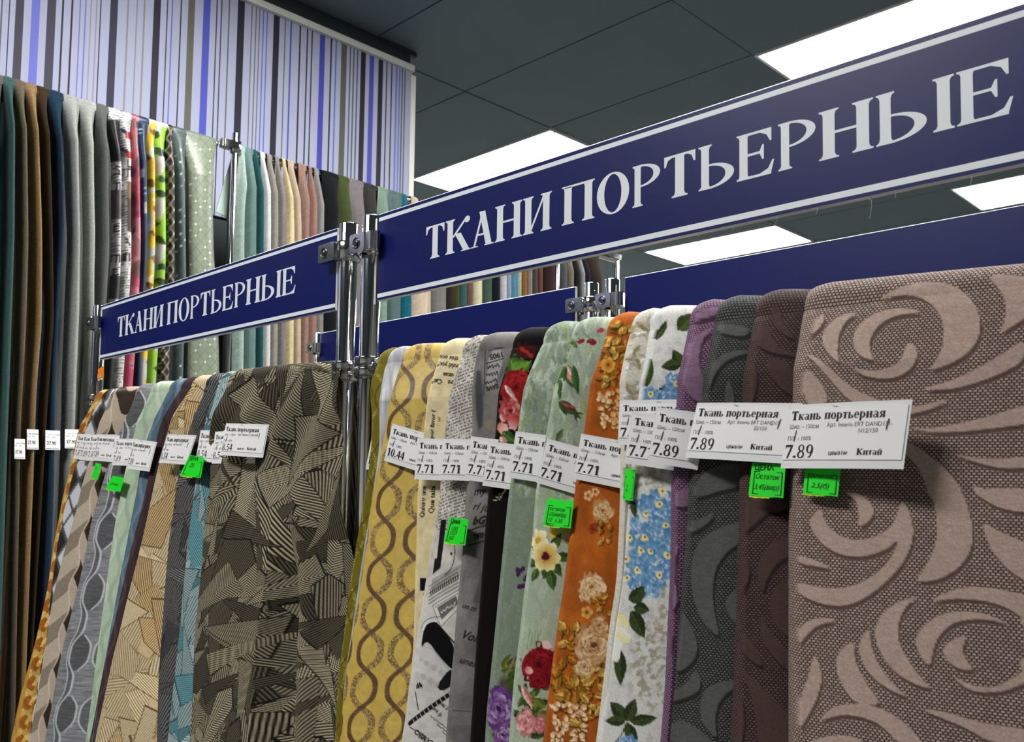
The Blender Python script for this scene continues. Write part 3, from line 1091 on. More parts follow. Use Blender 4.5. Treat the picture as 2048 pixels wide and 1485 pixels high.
def drape(fr, label, left, right, m, base, paint=None, name='curtain_fabric', group=None, cat='fabric', t=.020, k=.09, R=.0165, over=.022,
          du=.0014, dv=.0013, dvis=.46, zbot=.35, bulge=.004, tube=0.0, fold=(0.0, .05), seed=0, lean=0.0, tilt=1.0, top_t=.35, parent=None, nfit=True, pw=.5, na_f=8, dent=None, roll=1.0, hem=0):
    """one length of cloth folded over a rail: back fall, roll over the rail, front fall with a rounded left fold"""
    el = edge(fr, left, t * .5 if not tube else tube * .5, k, R)
    er = edge(fr, right, t * .5 if not tube else tube * .5, k, R) if not callable(right) else right
    if dvis is None:
        dvis = el.end + .025
    # rows
    rows = []          # (base o, base z, normal o, normal z, scale of n, v, d)
    zr = fr.zr
    for zz in (zbot + .1, zr - .5, zr - .2, zr - .06):
        rows.append((-R - float(flare(zr - zz, k)) * .5, zz, -1, 0, .25, -(zr - zz) - math.pi * R / 2, zr - zz))
    na = 11
    ths = [math.pi * (1 - q / 12) for q in range(6)] + [math.pi / 2 * (1 - q / na_f) for q in range(na_f + 1)]
    for q, th in enumerate(ths):
        q = 10 * (1 - th / math.pi)
        rows.append((R * math.cos(th), zr + R * math.sin(th), math.cos(th), math.sin(th), .25 + (top_t - .25) * min(1, q / (na * .5)), R * (math.pi / 2 - th), 0.0))
    nd = max(4, int(dvis / dv))
    dl = list(np.arange(1, nd + 1) * dvis / nd)
    z_end = zr - dvis
    nh = max(6, int((z_end - zbot) / (dv * hem))) if hem else 6
    for q in range(1, nh + 1):
        dl.append(dvis + (z_end - zbot) * q / nh)
    for d in dl:
        s = top_t + (1 - top_t) * (min(1.0, d / .13) ** .8 if tube else min(1.0, d / .05) ** .7)
        rows.append((R + float(flare(d, k)), zr - d, 1, 0, s, math.pi * R / 2 + d, d))
    rows = np.array(rows)
    o_b, z_b, no, nz, ns, v, d = rows.T
    aL, aR = el(d), er(d) + (over if over > 0 else np.where((no < -.5) | (d < .01), .004, over * np.clip(d / .10, 0, 1)))
    w = np.maximum(aR - aL, t * .8 if not tube else .01)
    W = float(np.median(w[30:]))
    nu = max(6, int(W / du))
    f = np.linspace(0, 1, nu)
    if tube:
        X = aL[:, None] + w[:, None] * f[None, :]
        n = np.tile(tube * np.maximum(np.sin(np.pi * np.clip(f * .98 + .01, 0, 1)), 0) ** pw, (len(rows), 1))
        U = X - aL[:, None]
        # the hidden back of the bundle
    else:
        h = t / 2
        ph = np.linspace(-90, 90, 9)[:-1]
        Xl = aL[:, None] + h - h * np.cos(np.radians(ph))[None, :]
        nl = h + h * np.sin(np.radians(ph))
        Xf = aL[:, None] + h + (w[:, None] - h) * f[None, :]
        nf = t * (1 - f) ** tilt + bulge * np.sin(np.pi * f) + .001
        X = np.concatenate([aL[:, None] + np.minimum(w[:, None] * .5, .05), Xl, Xf], 1)
        n = np.concatenate([[0.0], nl, nf])
        n = np.tile(n, (len(rows), 1))
        n[:, 1:9] = nl
        U = np.concatenate([(-math.pi * h - .03) * np.ones((len(rows), 1)), np.tile(-h * np.radians(90 - ph), (len(rows), 1)) + h, X[:, 9:] - aL[:, None]], 1)
    # hanging folds and slight slackness
    if fold[0]:
        amp = fold[0] * (1 - np.exp(-np.maximum(d, 0) / .10))[:, None] * np.minimum(1, np.maximum(U, 0) / .02)
        n = n + amp * (noise(U / fold[1] + seed * 3.1, np.tile((v * 1.6)[:, None], (1, U.shape[1])), seed) - .35) * 2
    if dent is not None:
        n = n + dent(U, d[:, None]) * (d > 0)[:, None]
    n = n + .0012 * (noise(U / .03 + seed, np.tile((v / .04)[:, None], (1, U.shape[1])), seed + 9) - .5) * (d > 0)[:, None]
    oo = o_b[:, None] + n * ns[:, None] * no[:, None]
    zz = z_b[:, None] + n * ns[:, None] * nz[:, None]
    Pw = fr.world(X, oo, zz)
    nr, nc = X.shape
    V = np.tile(v[:, None], (1, nc))
    # design units, about one photo pixel each: per row of yarn a smooth map along the cloth's width
    px, py = pix(Pw)
    uf = U.ravel()
    deg = 3 if tube else 1
    ub = np.clip(U, -.05, .9 * W) if tube else U
    use = (U > .004) & ((U < .85 * W) if tube else True)
    rsel = np.nonzero((v >= 0) & (d <= dvis + 1e-6))[0]
    cf = np.zeros((len(rsel), deg + 1, 2))
    for j, r_ in enumerate(rsel):
        g_ = use[r_]
        A = np.stack([(U[r_, g_] / W) ** e_ for e_ in range(deg + 1)], 1)
        cf[j] = np.linalg.lstsq(A, np.stack([px[r_, g_], py[r_, g_]], 1), rcond=None)[0]
    vs_ = v[rsel]
    gl = np.linspace(vs_[0], vs_[-1], 160)
    kn = np.hanning(9)
    kn /= kn.sum()
    tab = np.zeros((160, deg + 1, 2))
    for e_ in range(deg + 1):
        for h_ in (0, 1):
            w_ = np.interp(gl, vs_, cf[:, e_, h_])
            tab[:, e_, h_] = np.convolve(np.pad(w_, 4, mode='reflect', reflect_type='odd'), kn, 'valid')
    D = np.zeros(U.shape + (2,))
    # below the measured length the print repeats, turned head to foot like a mirrored repeat
    per_ = vs_[-1] - .06
    fold_ = np.mod(v - .06, 2 * per_)
    vm = np.where(v > vs_[-1], .06 + np.where(fold_ > per_, 2 * per_ - fold_, fold_), v)
    ext = np.where(v < 0, v, 0.0)
    for e_ in range(deg + 1):
        for h_ in (0, 1):
            w_ = np.interp(vm, gl, tab[:, e_, h_])
            if e_ == 0:
                w_ = w_ + ext * (tab[12, 0, h_] - tab[0, 0, h_]) / (gl[12] - gl[0])
            D[..., h_] += w_[:, None] * (ub / W) ** e_
    c = Cloth(uf, V.ravel(), D[..., 0].ravel(), D[..., 1].ravel(), np.array(base) / (255.0 if max(base) > 1 else 1))
    if paint:
        paint(c)
    col = np.ones((nr * nc, 4))
    col[:, :3] = lin(np.clip(c.C, 0, 1))
    me = bpy.data.meshes.new(name)
    nv = nr * nc
    me.vertices.add(nv)
    me.vertices.foreach_set('co', Pw.reshape(-1).astype(np.float32))
    i = np.arange(nr - 1)[:, None] * nc + np.arange(nc - 1)[None, :]
    q = np.stack([i, i + 1, i + nc + 1, i + nc], -1).reshape(-1, 4)
    if fr.kind == 'R':
        q = q[:, ::-1]
    nf_ = len(q)
    me.loops.add(nf_ * 4)
    me.loops.foreach_set('vertex_index', np.ascontiguousarray(q).ravel().astype(np.int32))
    me.polygons.add(nf_)
    me.polygons.foreach_set('loop_start', (np.arange(nf_) * 4).astype(np.int32))
    me.polygons.foreach_set('use_smooth', np.ones(nf_, bool))
    me.update()
    me.validate()
    a = me.attributes.new('print', 'FLOAT_COLOR', 'POINT')
    a.data.foreach_set('color', col.ravel().astype(np.float32))
    a = me.attributes.new('weave', 'FLOAT', 'POINT')
    a.data.foreach_set('value', c.W.astype(np.float32))
    a = me.attributes.new('cloth', 'FLOAT_VECTOR', 'POINT')
    a.data.foreach_set('vector', np.stack([uf, V.ravel(), np.zeros(nv)], 1).ravel().astype(np.float32))
    o = link(name, me, m, parent)
    if label:
        tag(o, label, cat, group)
    o_ = o
    def front_pt(dd, aa, lift):
        """world point lifted off the front of this cloth at drop dd, along-rail position aa"""
        on = R + float(flare(dd, k)) + lift
        return fr.world(np.array(float(aa)), np.array(on), np.array(zr - dd))
    info = dict(obj=o_, left=el, k=k, R=R, t=t, pt=front_pt, fr=fr)
    return info


FA = Frame('A', YA, ZR)
FB = Frame('A', YB, ZR)
FW = Frame('R', XRW, ZRW)

m_cloth = attr_mat('printed_cotton', 0.9, 0.25, 1100, sheen=.02, spec=.12)
m_linen = attr_mat('slub_linen', 0.9, 0.5, 700, sheen=.05, spec=.12, aniso=(1, .35))
m_satin = attr_mat('satin', 0.42, 0.12, 900, spec=.5)
m_plush = attr_mat('velour', 0.9, 0.4, 380, sheen=.06, spec=.12, amp=1.6)
m_damask = {}


def damask_mat(key, lo, hi):
    m_damask[key] = attr_mat('woven_damask_' + key, 0.8, 0.3, 900, sheen=.02, spec=.15, weave=(lo, hi, .0031, .00195))
    return m_damask[key]

# ------------------------------------------------------------------ fabrics on the tall rail
def soft_lines(c, seed):
    c.C *= (1 + .10 * (fbm(c.U / .006, c.V / .5, seed) - .5) * 2 + .08 * (fbm(c.U / .003, c.V / .003, seed + 3) - .5) * 2)[:, None]


def p_plain(seed):
    return lambda c: soft_lines(c, seed)


def p_news(dark_bands, seed, word_rows, extra=None):
    def f(c):
        c.C[:] = h8(226, 226, 224)
        # small print in lines
        rows = np.floor(c.V / .008)
        ink = (hash2(np.floor(c.U / .0035), rows, seed) > .35) & ((c.V / .008) % 1 < .55)
        c.mix(ink * .55, h8(60, 60, 64))
        for y0, y1, col in dark_bands:
            a = np.clip((c.Q - y0) / 3, 0, 1) * np.clip((y1 - c.Q) / 3, 0, 1)
            cc = np.array(h8(*col)) * (0.75 + .5 * fbm(c.P / 6, c.Q / 14, seed))[:, None]
            c.C += (cc - c.C) * a[:, None]
        for y, x, s, kind in word_rows:
            c.poly([(x - s * 1.4, y - s), (x + s * 1.4, y - s), (x + s * 1.4, y + s), (x - s * 1.4, y + s)], h8(232, 232, 230), 2, 0)
            if kind == 'S':
                c.line([(x + 5, y - 6), (x - 3, y - 8), (x - 5, y - 3), (x + 4, y + 2), (x + 4, y + 8), (x - 5, y + 8)], 3.6, (.05, .05, .06))
            elif kind == 'm':
                for dx in (-7, 0, 7):
                    c.line([(x + dx, y - 7), (x + dx, y + 7)], 3.6, (.05, .05, .06))
                c.line([(x - 7, y - 6), (x + 7, y - 6)], 2.4, (.05, .05, .06))
            elif kind == 'X':
                c.line([(x - 5, y - 9), (x + 6, y + 8)], 3.6, (.05, .05, .06))
                c.line([(x + 5, y - 9), (x - 5, y + 8)], 1.6, (.05, .05, .06))
            elif kind == 'e':
                c.line([(x + 5, y - 5), (x - 3, y - 7), (x - 6, y), (x - 3, y + 6), (x + 6, y + 4)], 3.2, (.05, .05, .06))
                c.line([(x - 5, y), (x + 5, y - 1)], 1.6, (.05, .05, .06))
            elif kind == 'i':
                c.line([(x, y - 5), (x, y + 8), (x + 6, y + 9)], 4, (.05, .05, .06))
                c.ell(x, y - 11, 3, 2.5, 0, (.05, .05, .06))
        if extra:
            extra(c)
    return f


def x_flag(c):
    for y in (270, 308):
        c.poly([(240, y - 16), (275, y + 4), (275, y + 12), (240, y - 8)], h8(20, 24, 70), 1, 0)
        c.poly([(252, y - 8), (272, y), (272, y + 14), (252, y + 6)], h8(168, 16, 26), 1, 0)
    c.poly([(253, 362), (275, 366), (275, 470), (255, 462)], h8(120, 92, 60), 2, 0)
    c.poly([(253, 395), (275, 400), (275, 470), (255, 462)], h8(60, 40, 28), 3, 0)


def p_pink(c):
    c.C[:] = h8(150, 96, 98)
    for k in range(40):
        y = 235 + k * 14
        cols = ((214, 84, 120), (226, 150, 160), (110, 70, 66), (196, 66, 100), (170, 120, 116))
        c.ell(266 + 14 * math.sin(k * 2.1), y, 8 + 5 * (k % 3), 16 + 8 * ((k * 7) % 3), 25 * math.sin(k), h8(*cols[k % 5]), 3, wob=.3, seed=k, k=.85)


def p_dkblue(c):
    c.C[:] = h8(14, 48, 84)
    for y, x in ((262, 284), (276, 290), (372, 288), (382, 288), (410, 290)):
        c.line([(x - 9, y - 10), (x + 7, y + 9)], 2, h8(150, 196, 214))
    c.ell(287, 352, 8, 15, 0, h8(170, 178, 196), 2)
    c.ell(292, 415, 7, 12, 0, h8(190, 200, 206), 2)
    c.grain(.25, 5, 30, 3)


def p_yellow(c):
    c.C[:] = h8(196, 194, 188)
    rng = np.random.RandomState(4)
    for k in range(34):
        y = 245 + k * 17
        c.ell(303 + rng.randn() * 7, y, 12, 15, rng.rand() * 90, h8(226, 176, 24), 2, shade=h8(240, 208, 70), wob=.35, seed=k, k=.95 if k % 4 else .0)
        if k % 3 == 0:
            c.ell(303 + rng.randn() * 8, y + 8, 7, 11, 30, h8(240, 232, 200), 2, wob=.3, seed=k)
        if k % 3 == 1:
            c.ell(300 + rng.randn() * 8, y + 3, 6, 9, -30, h8(120, 76, 10), 2, wob=.4, seed=k)


def p_green(c):
    c.C[:] = h8(150, 206, 60)
    for k in range(10):
        y = 330 + k * 88 - 88
        c.ell(318, y, 11, 22, 10, h8(176, 180, 182), 2, shade=h8(226, 228, 226), wob=.2, seed=k)
        c.leaf(308, y - 34, 30, 8, 15 + 20 * (k % 2), h8(22, 66, 34))
        c.ell(312 + 12 * (k % 2), y + 28, 8, 6, 20, h8(18, 60, 34), 2, wob=.3, seed=k)


def lattice(c, p, q, w, col, node=None, nr=2.2, k=1.0, x0=0):
    a = ((c.P - x0) / p + c.Q / q)
    b = ((c.P - x0) / p - c.Q / q)
    g = 1 / math.hypot(1 / p, 1 / q)
    d = np.minimum(np.abs(a - np.round(a)), np.abs(b - np.round(b))) * g
    c.mix(np.clip((w / 2 - d) / 1.0 + .5, 0, 1) * k, col)
    if node is not None:
        da, db = np.abs(a - np.round(a)), np.abs(b - np.round(b))
        r = np.hypot(da, db) * g
        keep = hash2(np.round(a), np.round(b), 5) > .45
        c.mix(np.clip((nr - r) + .5, 0, 1) * keep, node)


def p_lattice(c):
    c.C[:] = h8(18, 14, 12)
    lattice(c, 15, 24, 3.2, h8(150, 132, 118), h8(236, 230, 220), 1.8, x0=341)


def p_slate(c):
    c.C[:] = h8(74, 92, 92)
    lattice(c, 19, 24, 1.5, h8(100, 112, 110), h8(238, 240, 238), 2.0, .7, x0=352)


def p_sage(c):
    c.C[:] = h8(150, 162, 138)
    lattice(c, 19, 23, 1.7, h8(112, 124, 102), h8(246, 248, 240), 2.2, .8, x0=382)
    c.grain(.07, 10, 50, 3)
    c.C *= .88


G1 = 'fabrics on the tall rail'
E = lambda *p: list(p)
ROW1 = [
    (E((-42, 138), (-44, 480), (-60, 850)), E((11, 153), (12, 300), (11, 479), (6, 620), (0, 850)), (104, 88, 82), None, m_plush, 'mauve brown plain fabric, first strip at the left edge of the tall rail'),
    (E((11, 152), (14, 200), (13, 295), (11, 479), (5, 620), (-5, 850)), E((35, 165), (38, 295), (37, 479), (29, 753), (28, 780), (20, 1060)), (56, 92, 88), None, m_plush, 'deep teal plain fabric on the tall rail beside the mauve brown strip'),
    (E((33, 158), (39, 271), (41, 479), (37, 618), (34, 753), (28, 845), (27, 995)), E((56, 165), (61, 300), (64, 479), (60, 640), (49, 800), (42, 1000)), (104, 92, 74), None, m_plush, 'grey brown plain fabric between the teal and golden brown strips'),
    (E((54, 164), (60, 224), (65, 366), (68, 479), (67, 652), (56, 787), (54, 845), (48, 995)), E((80, 172), (88, 366), (92, 479), (91, 652), (81, 770), (77, 870), (74, 960)), (146, 116, 72), None, m_plush, 'golden brown plain fabric on the tall rail with a price tag'),
    (E((75, 172), (85, 271), (94, 479), (96, 640), (84, 800)), E((103, 182), (106, 300), (109, 479), (100, 640), (92, 800)), (56, 40, 20), None, m_plush, 'narrow dark chocolate fabric between the golden brown and navy strips'),
    (E((101, 178), (104, 248), (111, 366), (112, 479), (104, 551), (91, 753), (90, 801), (86, 974), (82, 1060)), E((130, 186), (132, 300), (134, 479), (130, 551), (122, 720), (118, 820), (118, 952), (115, 1060)), (20, 50, 74), None, m_plush, 'navy blue plain fabric on the tall rail with a price tag'),
    (E((131, 187), (133, 271), (141, 479), (138, 551), (130, 753), (129, 845), (123, 995)), E((167, 198), (166, 295), (168, 479), (168, 620), (160, 800), (152, 960)), (158, 162, 158), None, m_plush, 'wide pale grey fabric next to the navy strip'),
    (E((166, 198), (168, 271), (173, 479), (171, 551), (175, 700), (176, 850)), E((193, 203), (194, 330), (196, 479), (194, 600), (190, 800)), (164, 170, 162), None, m_plush, 'narrower pale grey fabric left of the charcoal grey strip'),
    (E((193, 203), (196, 295), (198, 479), (195, 560), (188, 760)), E((219, 212), (224, 295), (226, 479), (226, 520), (220, 600), (205, 800)), (96, 98, 94), None, m_plush, 'charcoal grey plain fabric left of the newsprint fabrics'),
    (E((219, 210), (218, 240), (226, 321), (227, 499), (224, 560), (212, 720), (206, 800)), E((243, 221), (243, 250), (246, 360), (244, 499), (243, 560), (231, 721), (226, 800)), (220, 220, 220),
     p_news([(238, 325, (20, 20, 22)), (372, 440, (92, 88, 88)), (545, 600, (60, 60, 62)), (715, 800, (34, 34, 36))], 3, [(340, 235, 9, 'S'), (372, 233, 8, 'm'), (458, 233, 9, 'e'), (517, 232, 10, 'm'), (480, 232, 5, ''), (545, 231, 7, 'e')]),
     m_satin, 'black and white newsprint fabric with large dark panels'),
    (E((243, 222), (244, 260), (245, 301), (244, 499), (243, 560), (231, 721), (226, 800)), E((262, 224), (265, 301), (266, 499), (264, 560), (252, 721), (247, 800)), (224, 224, 224),
     p_news([(222, 226, (60, 60, 60))], 8, [(325, 256, 11, 'i'), (345, 256, 7, 'm'), (482, 254, 11, 'X'), (515, 252, 8, 'm')], x_flag), m_satin, 'white newsprint fabric with red and blue flag marks'),
    (E((261, 222), (263, 281), (267, 402), (267, 499), (262, 600), (252, 721), (246, 800)), E((278, 230), (280, 300), (281, 402), (283, 499), (280, 600), (272, 721), (266, 800)), (150, 96, 98), p_pink, m_satin, 'narrow pink and brown floral fabric beside the newsprint'),
    (E((277, 228), (276, 281), (281, 402), (283, 499), (280, 560), (272, 721)), E((298, 234), (296, 300), (295, 402), (295, 499), (292, 560), (278, 721)), (14, 48, 84), p_dkblue, m_satin, 'dark blue fabric with pale grass marks beside the yellow one'),
    (E((298, 233), (295, 271), (295, 402), (294, 499), (290, 560), (277, 700), (272, 800)), E((313, 238), (311, 300), (312, 402), (313, 499), (311, 560), (299, 700), (294, 800)), (196, 194, 188), p_yellow, m_satin, 'yellow and grey floral fabric left of the lime green strip'),
    (E((312, 236), (310, 271), (313, 402), (316, 499), (314, 560), (299, 700), (294, 800)), E((331, 242), (333, 300), (334, 402), (334, 499), (332, 560), (318, 700)), (150, 206, 60), p_green, m_satin, 'lime green fabric with grey petals and dark leaves'),
    (E((332, 243), (334, 300), (334, 402), (334, 499), (333, 560), (320, 700), (318, 800)), E((348, 252), (350, 330), (351, 402), (350, 499), (350, 560), (342, 700), (340, 800)), (18, 14, 12), p_lattice, m_satin, 'black fabric with a silver diamond lattice'),
    (E((348, 251), (348, 301), (352, 402), (355, 499), (356, 560), (351, 700), (349, 800)), E((371, 254), (373, 350), (373, 499), (374, 560), (369, 700), (367, 800)), (74, 92, 92), p_slate, m_satin, 'slate green satin fabric with sparkling studs'),
    (E((371, 256), (373, 290), (378, 340), (380, 499), (382, 600), (377, 700), (376, 800)), E((435, 279), (428, 321), (424, 402), (426, 499), (432, 600), (437, 700), (438, 800)), (150, 162, 138), p_sage, m_satin, 'sage green quilted fabric with white studs at the end of the first tall rail'),
]


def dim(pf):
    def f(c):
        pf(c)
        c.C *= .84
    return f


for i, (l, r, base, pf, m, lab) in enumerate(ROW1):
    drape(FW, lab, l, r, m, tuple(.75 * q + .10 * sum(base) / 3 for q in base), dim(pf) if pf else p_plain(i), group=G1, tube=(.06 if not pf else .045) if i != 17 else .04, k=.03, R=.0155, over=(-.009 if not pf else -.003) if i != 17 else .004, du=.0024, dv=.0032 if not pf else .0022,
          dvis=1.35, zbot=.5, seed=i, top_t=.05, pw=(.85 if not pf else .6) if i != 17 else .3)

ROW2 = [  # left x, y at the rail, left x lower down, right x, right x lower down, colour, label
    (478, 286, 472, 494, 488, (176, 198, 188), 'pale mint fabric right of the wall rail post'),
    (494, 294, 491, 513, 514, (110, 140, 136), 'grey teal fabric beside the pale mint one'),
    (508, 297, 513, 523, 525, (20, 82, 88), 'narrow dark teal fabric beside the white one'),
    (521, 300, 526, 536, 540, (228, 230, 228), 'white plain fabric between dark teal and beige grey'),
    (536, 305, 540, 551, 555, (160, 154, 146), 'beige grey fabric right of the white one'),
    (551, 309, 556, 565, 571, (140, 134, 132), 'warm grey fabric left of the cream yellow one'),
    (565, 313, 572, 578, 587, (222, 208, 158), 'cream yellow fabric on the second tall rail'),
    (578, 318, 586, 595, 602, (194, 172, 148), 'sand beige fabric right of the cream yellow one'),
    (595, 321, 602, 614, 616, (162, 128, 116), 'dusty pink fabric, the wider of the two'),
    (614, 325, 617, 626, 632, (164, 124, 112), 'dusty pink fabric, the narrower of the two'),
    (625, 329, 632, 640, 645, (142, 140, 138), 'mid grey fabric between dusty pink and black'),
    (640, 333, 643, 674, 679, (8, 12, 14), 'wide black fabric on the second tall rail'),
    (674, 345, 677, 699, 702, (64, 74, 36), 'olive green plain fabric right of the black one'),
    (699, 354, 702, 728, 730, (128, 122, 124), 'mauve grey fabric above the chrome posts'),
    (728, 362, 728, 754, 753, (50, 48, 48), 'dark grey fabric right of the chrome post tops'),
    (754, 368, 753, 776, 775, (134, 160, 142), 'light mint green fabric left of the long sign corner'),
    (776, 376, 775, 805, 803, (94, 118, 118), 'blue grey fabric beside the light mint one'),
    (805, 385, 803, 822, 822, (18, 104, 124), 'bright teal fabric by the end of the striped panel'),
    (822, 389, 824, 840, 866, (214, 194, 172), 'wide peach fabric seen below the long sign'),
    (866, 404, 867, 890, 891, (134, 132, 130), 'silver grey fabric right of the peach one'),
    (891, 412, 892, 901, 901, (50, 44, 42), 'narrow dark brown fabric right of silver grey'),
    (901, 416, 902, 914, 914, (72, 76, 28), 'narrow moss green fabric under the long sign'),
    (915, 420, 916, 930, 929, (56, 96, 98), 'narrow teal grey fabric under the long sign'),
    (930, 424, 931, 942, 939, (122, 92, 76), 'narrow brown fabric left of the cream one'),
    (942, 428, 943, 962, 962, (222, 214, 184), 'cream fabric under the long sign'),
    (962, 434, 963, 981, 981, (64, 92, 78), 'dark sage fabric right of the cream one'),
    (981, 440, 982, 997, 996, (18, 24, 36), 'navy black fabric left of the small white one'),
    (997, 444, 997, 1008, 1008, (216, 216, 220), 'small white fabric left of the sky blue one'),
    (1008, 447, 1008, 1016, 1016, (158, 178, 196), 'very narrow pale blue fabric beside the small white one'),
    (1016, 450, 1016, 1028, 1028, (82, 144, 172), 'sky blue fabric under the long sign'),
    (1028, 454, 1028, 1038, 1037, (170, 190, 176), 'narrow pale mint fabric right of sky blue'),
    (1038, 457, 1038, 1049, 1048, (150, 98, 44), 'narrow caramel fabric under the long sign'),
    (1049, 461, 1049, 1060, 1059, (150, 140, 128), 'narrow stone grey fabric right of caramel'),
    (1060, 464, 1060, 1071, 1070, (84, 74, 70), 'narrow taupe fabric right of stone grey'),
    (1071, 467, 1071, 1080, 1079, (116, 76, 60), 'narrow rust fabric left of the maroon one'),
    (1080, 470, 1080, 1111, 1111, (46, 26, 26), 'dark maroon fabric left of the far chrome post'),
    (1118, 482, 1118, 1130, 1130, (84, 92, 96), 'narrow slate fabric right of the far chrome post'),
    (1130, 486, 1130, 1145, 1144, (128, 120, 104), 'narrow khaki fabric far along the tall rail'),
    (1145, 490, 1145, 1156, 1155, (30, 34, 34), 'narrow black fabric far along the tall rail'),
    (1156, 494, 1156, 1165, 1164, (150, 150, 148), 'narrow silver fabric far along the tall rail'),
    (1165, 496, 1165, 1178, 1177, (24, 22, 38), 'narrow midnight blue fabric near the far end of the tall rail'),
    (1178, 500, 1178, 1206, 1203, (46, 32, 28), 'dark brown fabric, last on the far end of the tall rail'),
]
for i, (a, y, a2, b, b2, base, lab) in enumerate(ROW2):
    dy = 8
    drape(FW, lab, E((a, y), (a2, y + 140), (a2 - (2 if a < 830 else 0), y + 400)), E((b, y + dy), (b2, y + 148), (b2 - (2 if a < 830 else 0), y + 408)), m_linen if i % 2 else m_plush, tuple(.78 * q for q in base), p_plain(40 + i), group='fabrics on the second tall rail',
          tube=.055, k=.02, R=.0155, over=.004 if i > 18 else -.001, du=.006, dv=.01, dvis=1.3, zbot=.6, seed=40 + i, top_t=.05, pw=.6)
# turned-back corner of the mint cloth beside the wall rail post
fl = [at_x(x, y, XRW - .03) for x, y in ((466, 306), (470, 312), (470, 436), (455, 436), (432, 423))]
k_ = MB().add([tuple(p) for p in fl] + [tuple(p - np.array((.004, 0, 0))) for p in fl], [(0, 4, 3, 2, 1), (5, 6, 7, 8, 9)] + [(j, (j + 1) % 5, 5 + (j + 1) % 5, 5 + j) for j in range(5)])
tag(k_.build('fabric_corner', mat('mint_cloth', h8(168, 190, 178), .9), None), 'pale mint cloth corner folded out left of the wall rail post', 'fabric')

# ------------------------------------------------------------------ prints of the front fabrics
def Z(ox, oy, s, *pts):
    return [(ox + x / s, oy + y / s) for x, y in pts]


Z5 = lambda *p: Z(1550, 530, 3.1586, *p)
Z6 = lambda *p: Z(1550, 980, 2.94, *p)
ZC_ = lambda *p: Z(1300, 560, 3.2275, *p)
ZD = lambda *p: Z(1300, 1000, 3.0625, *p)

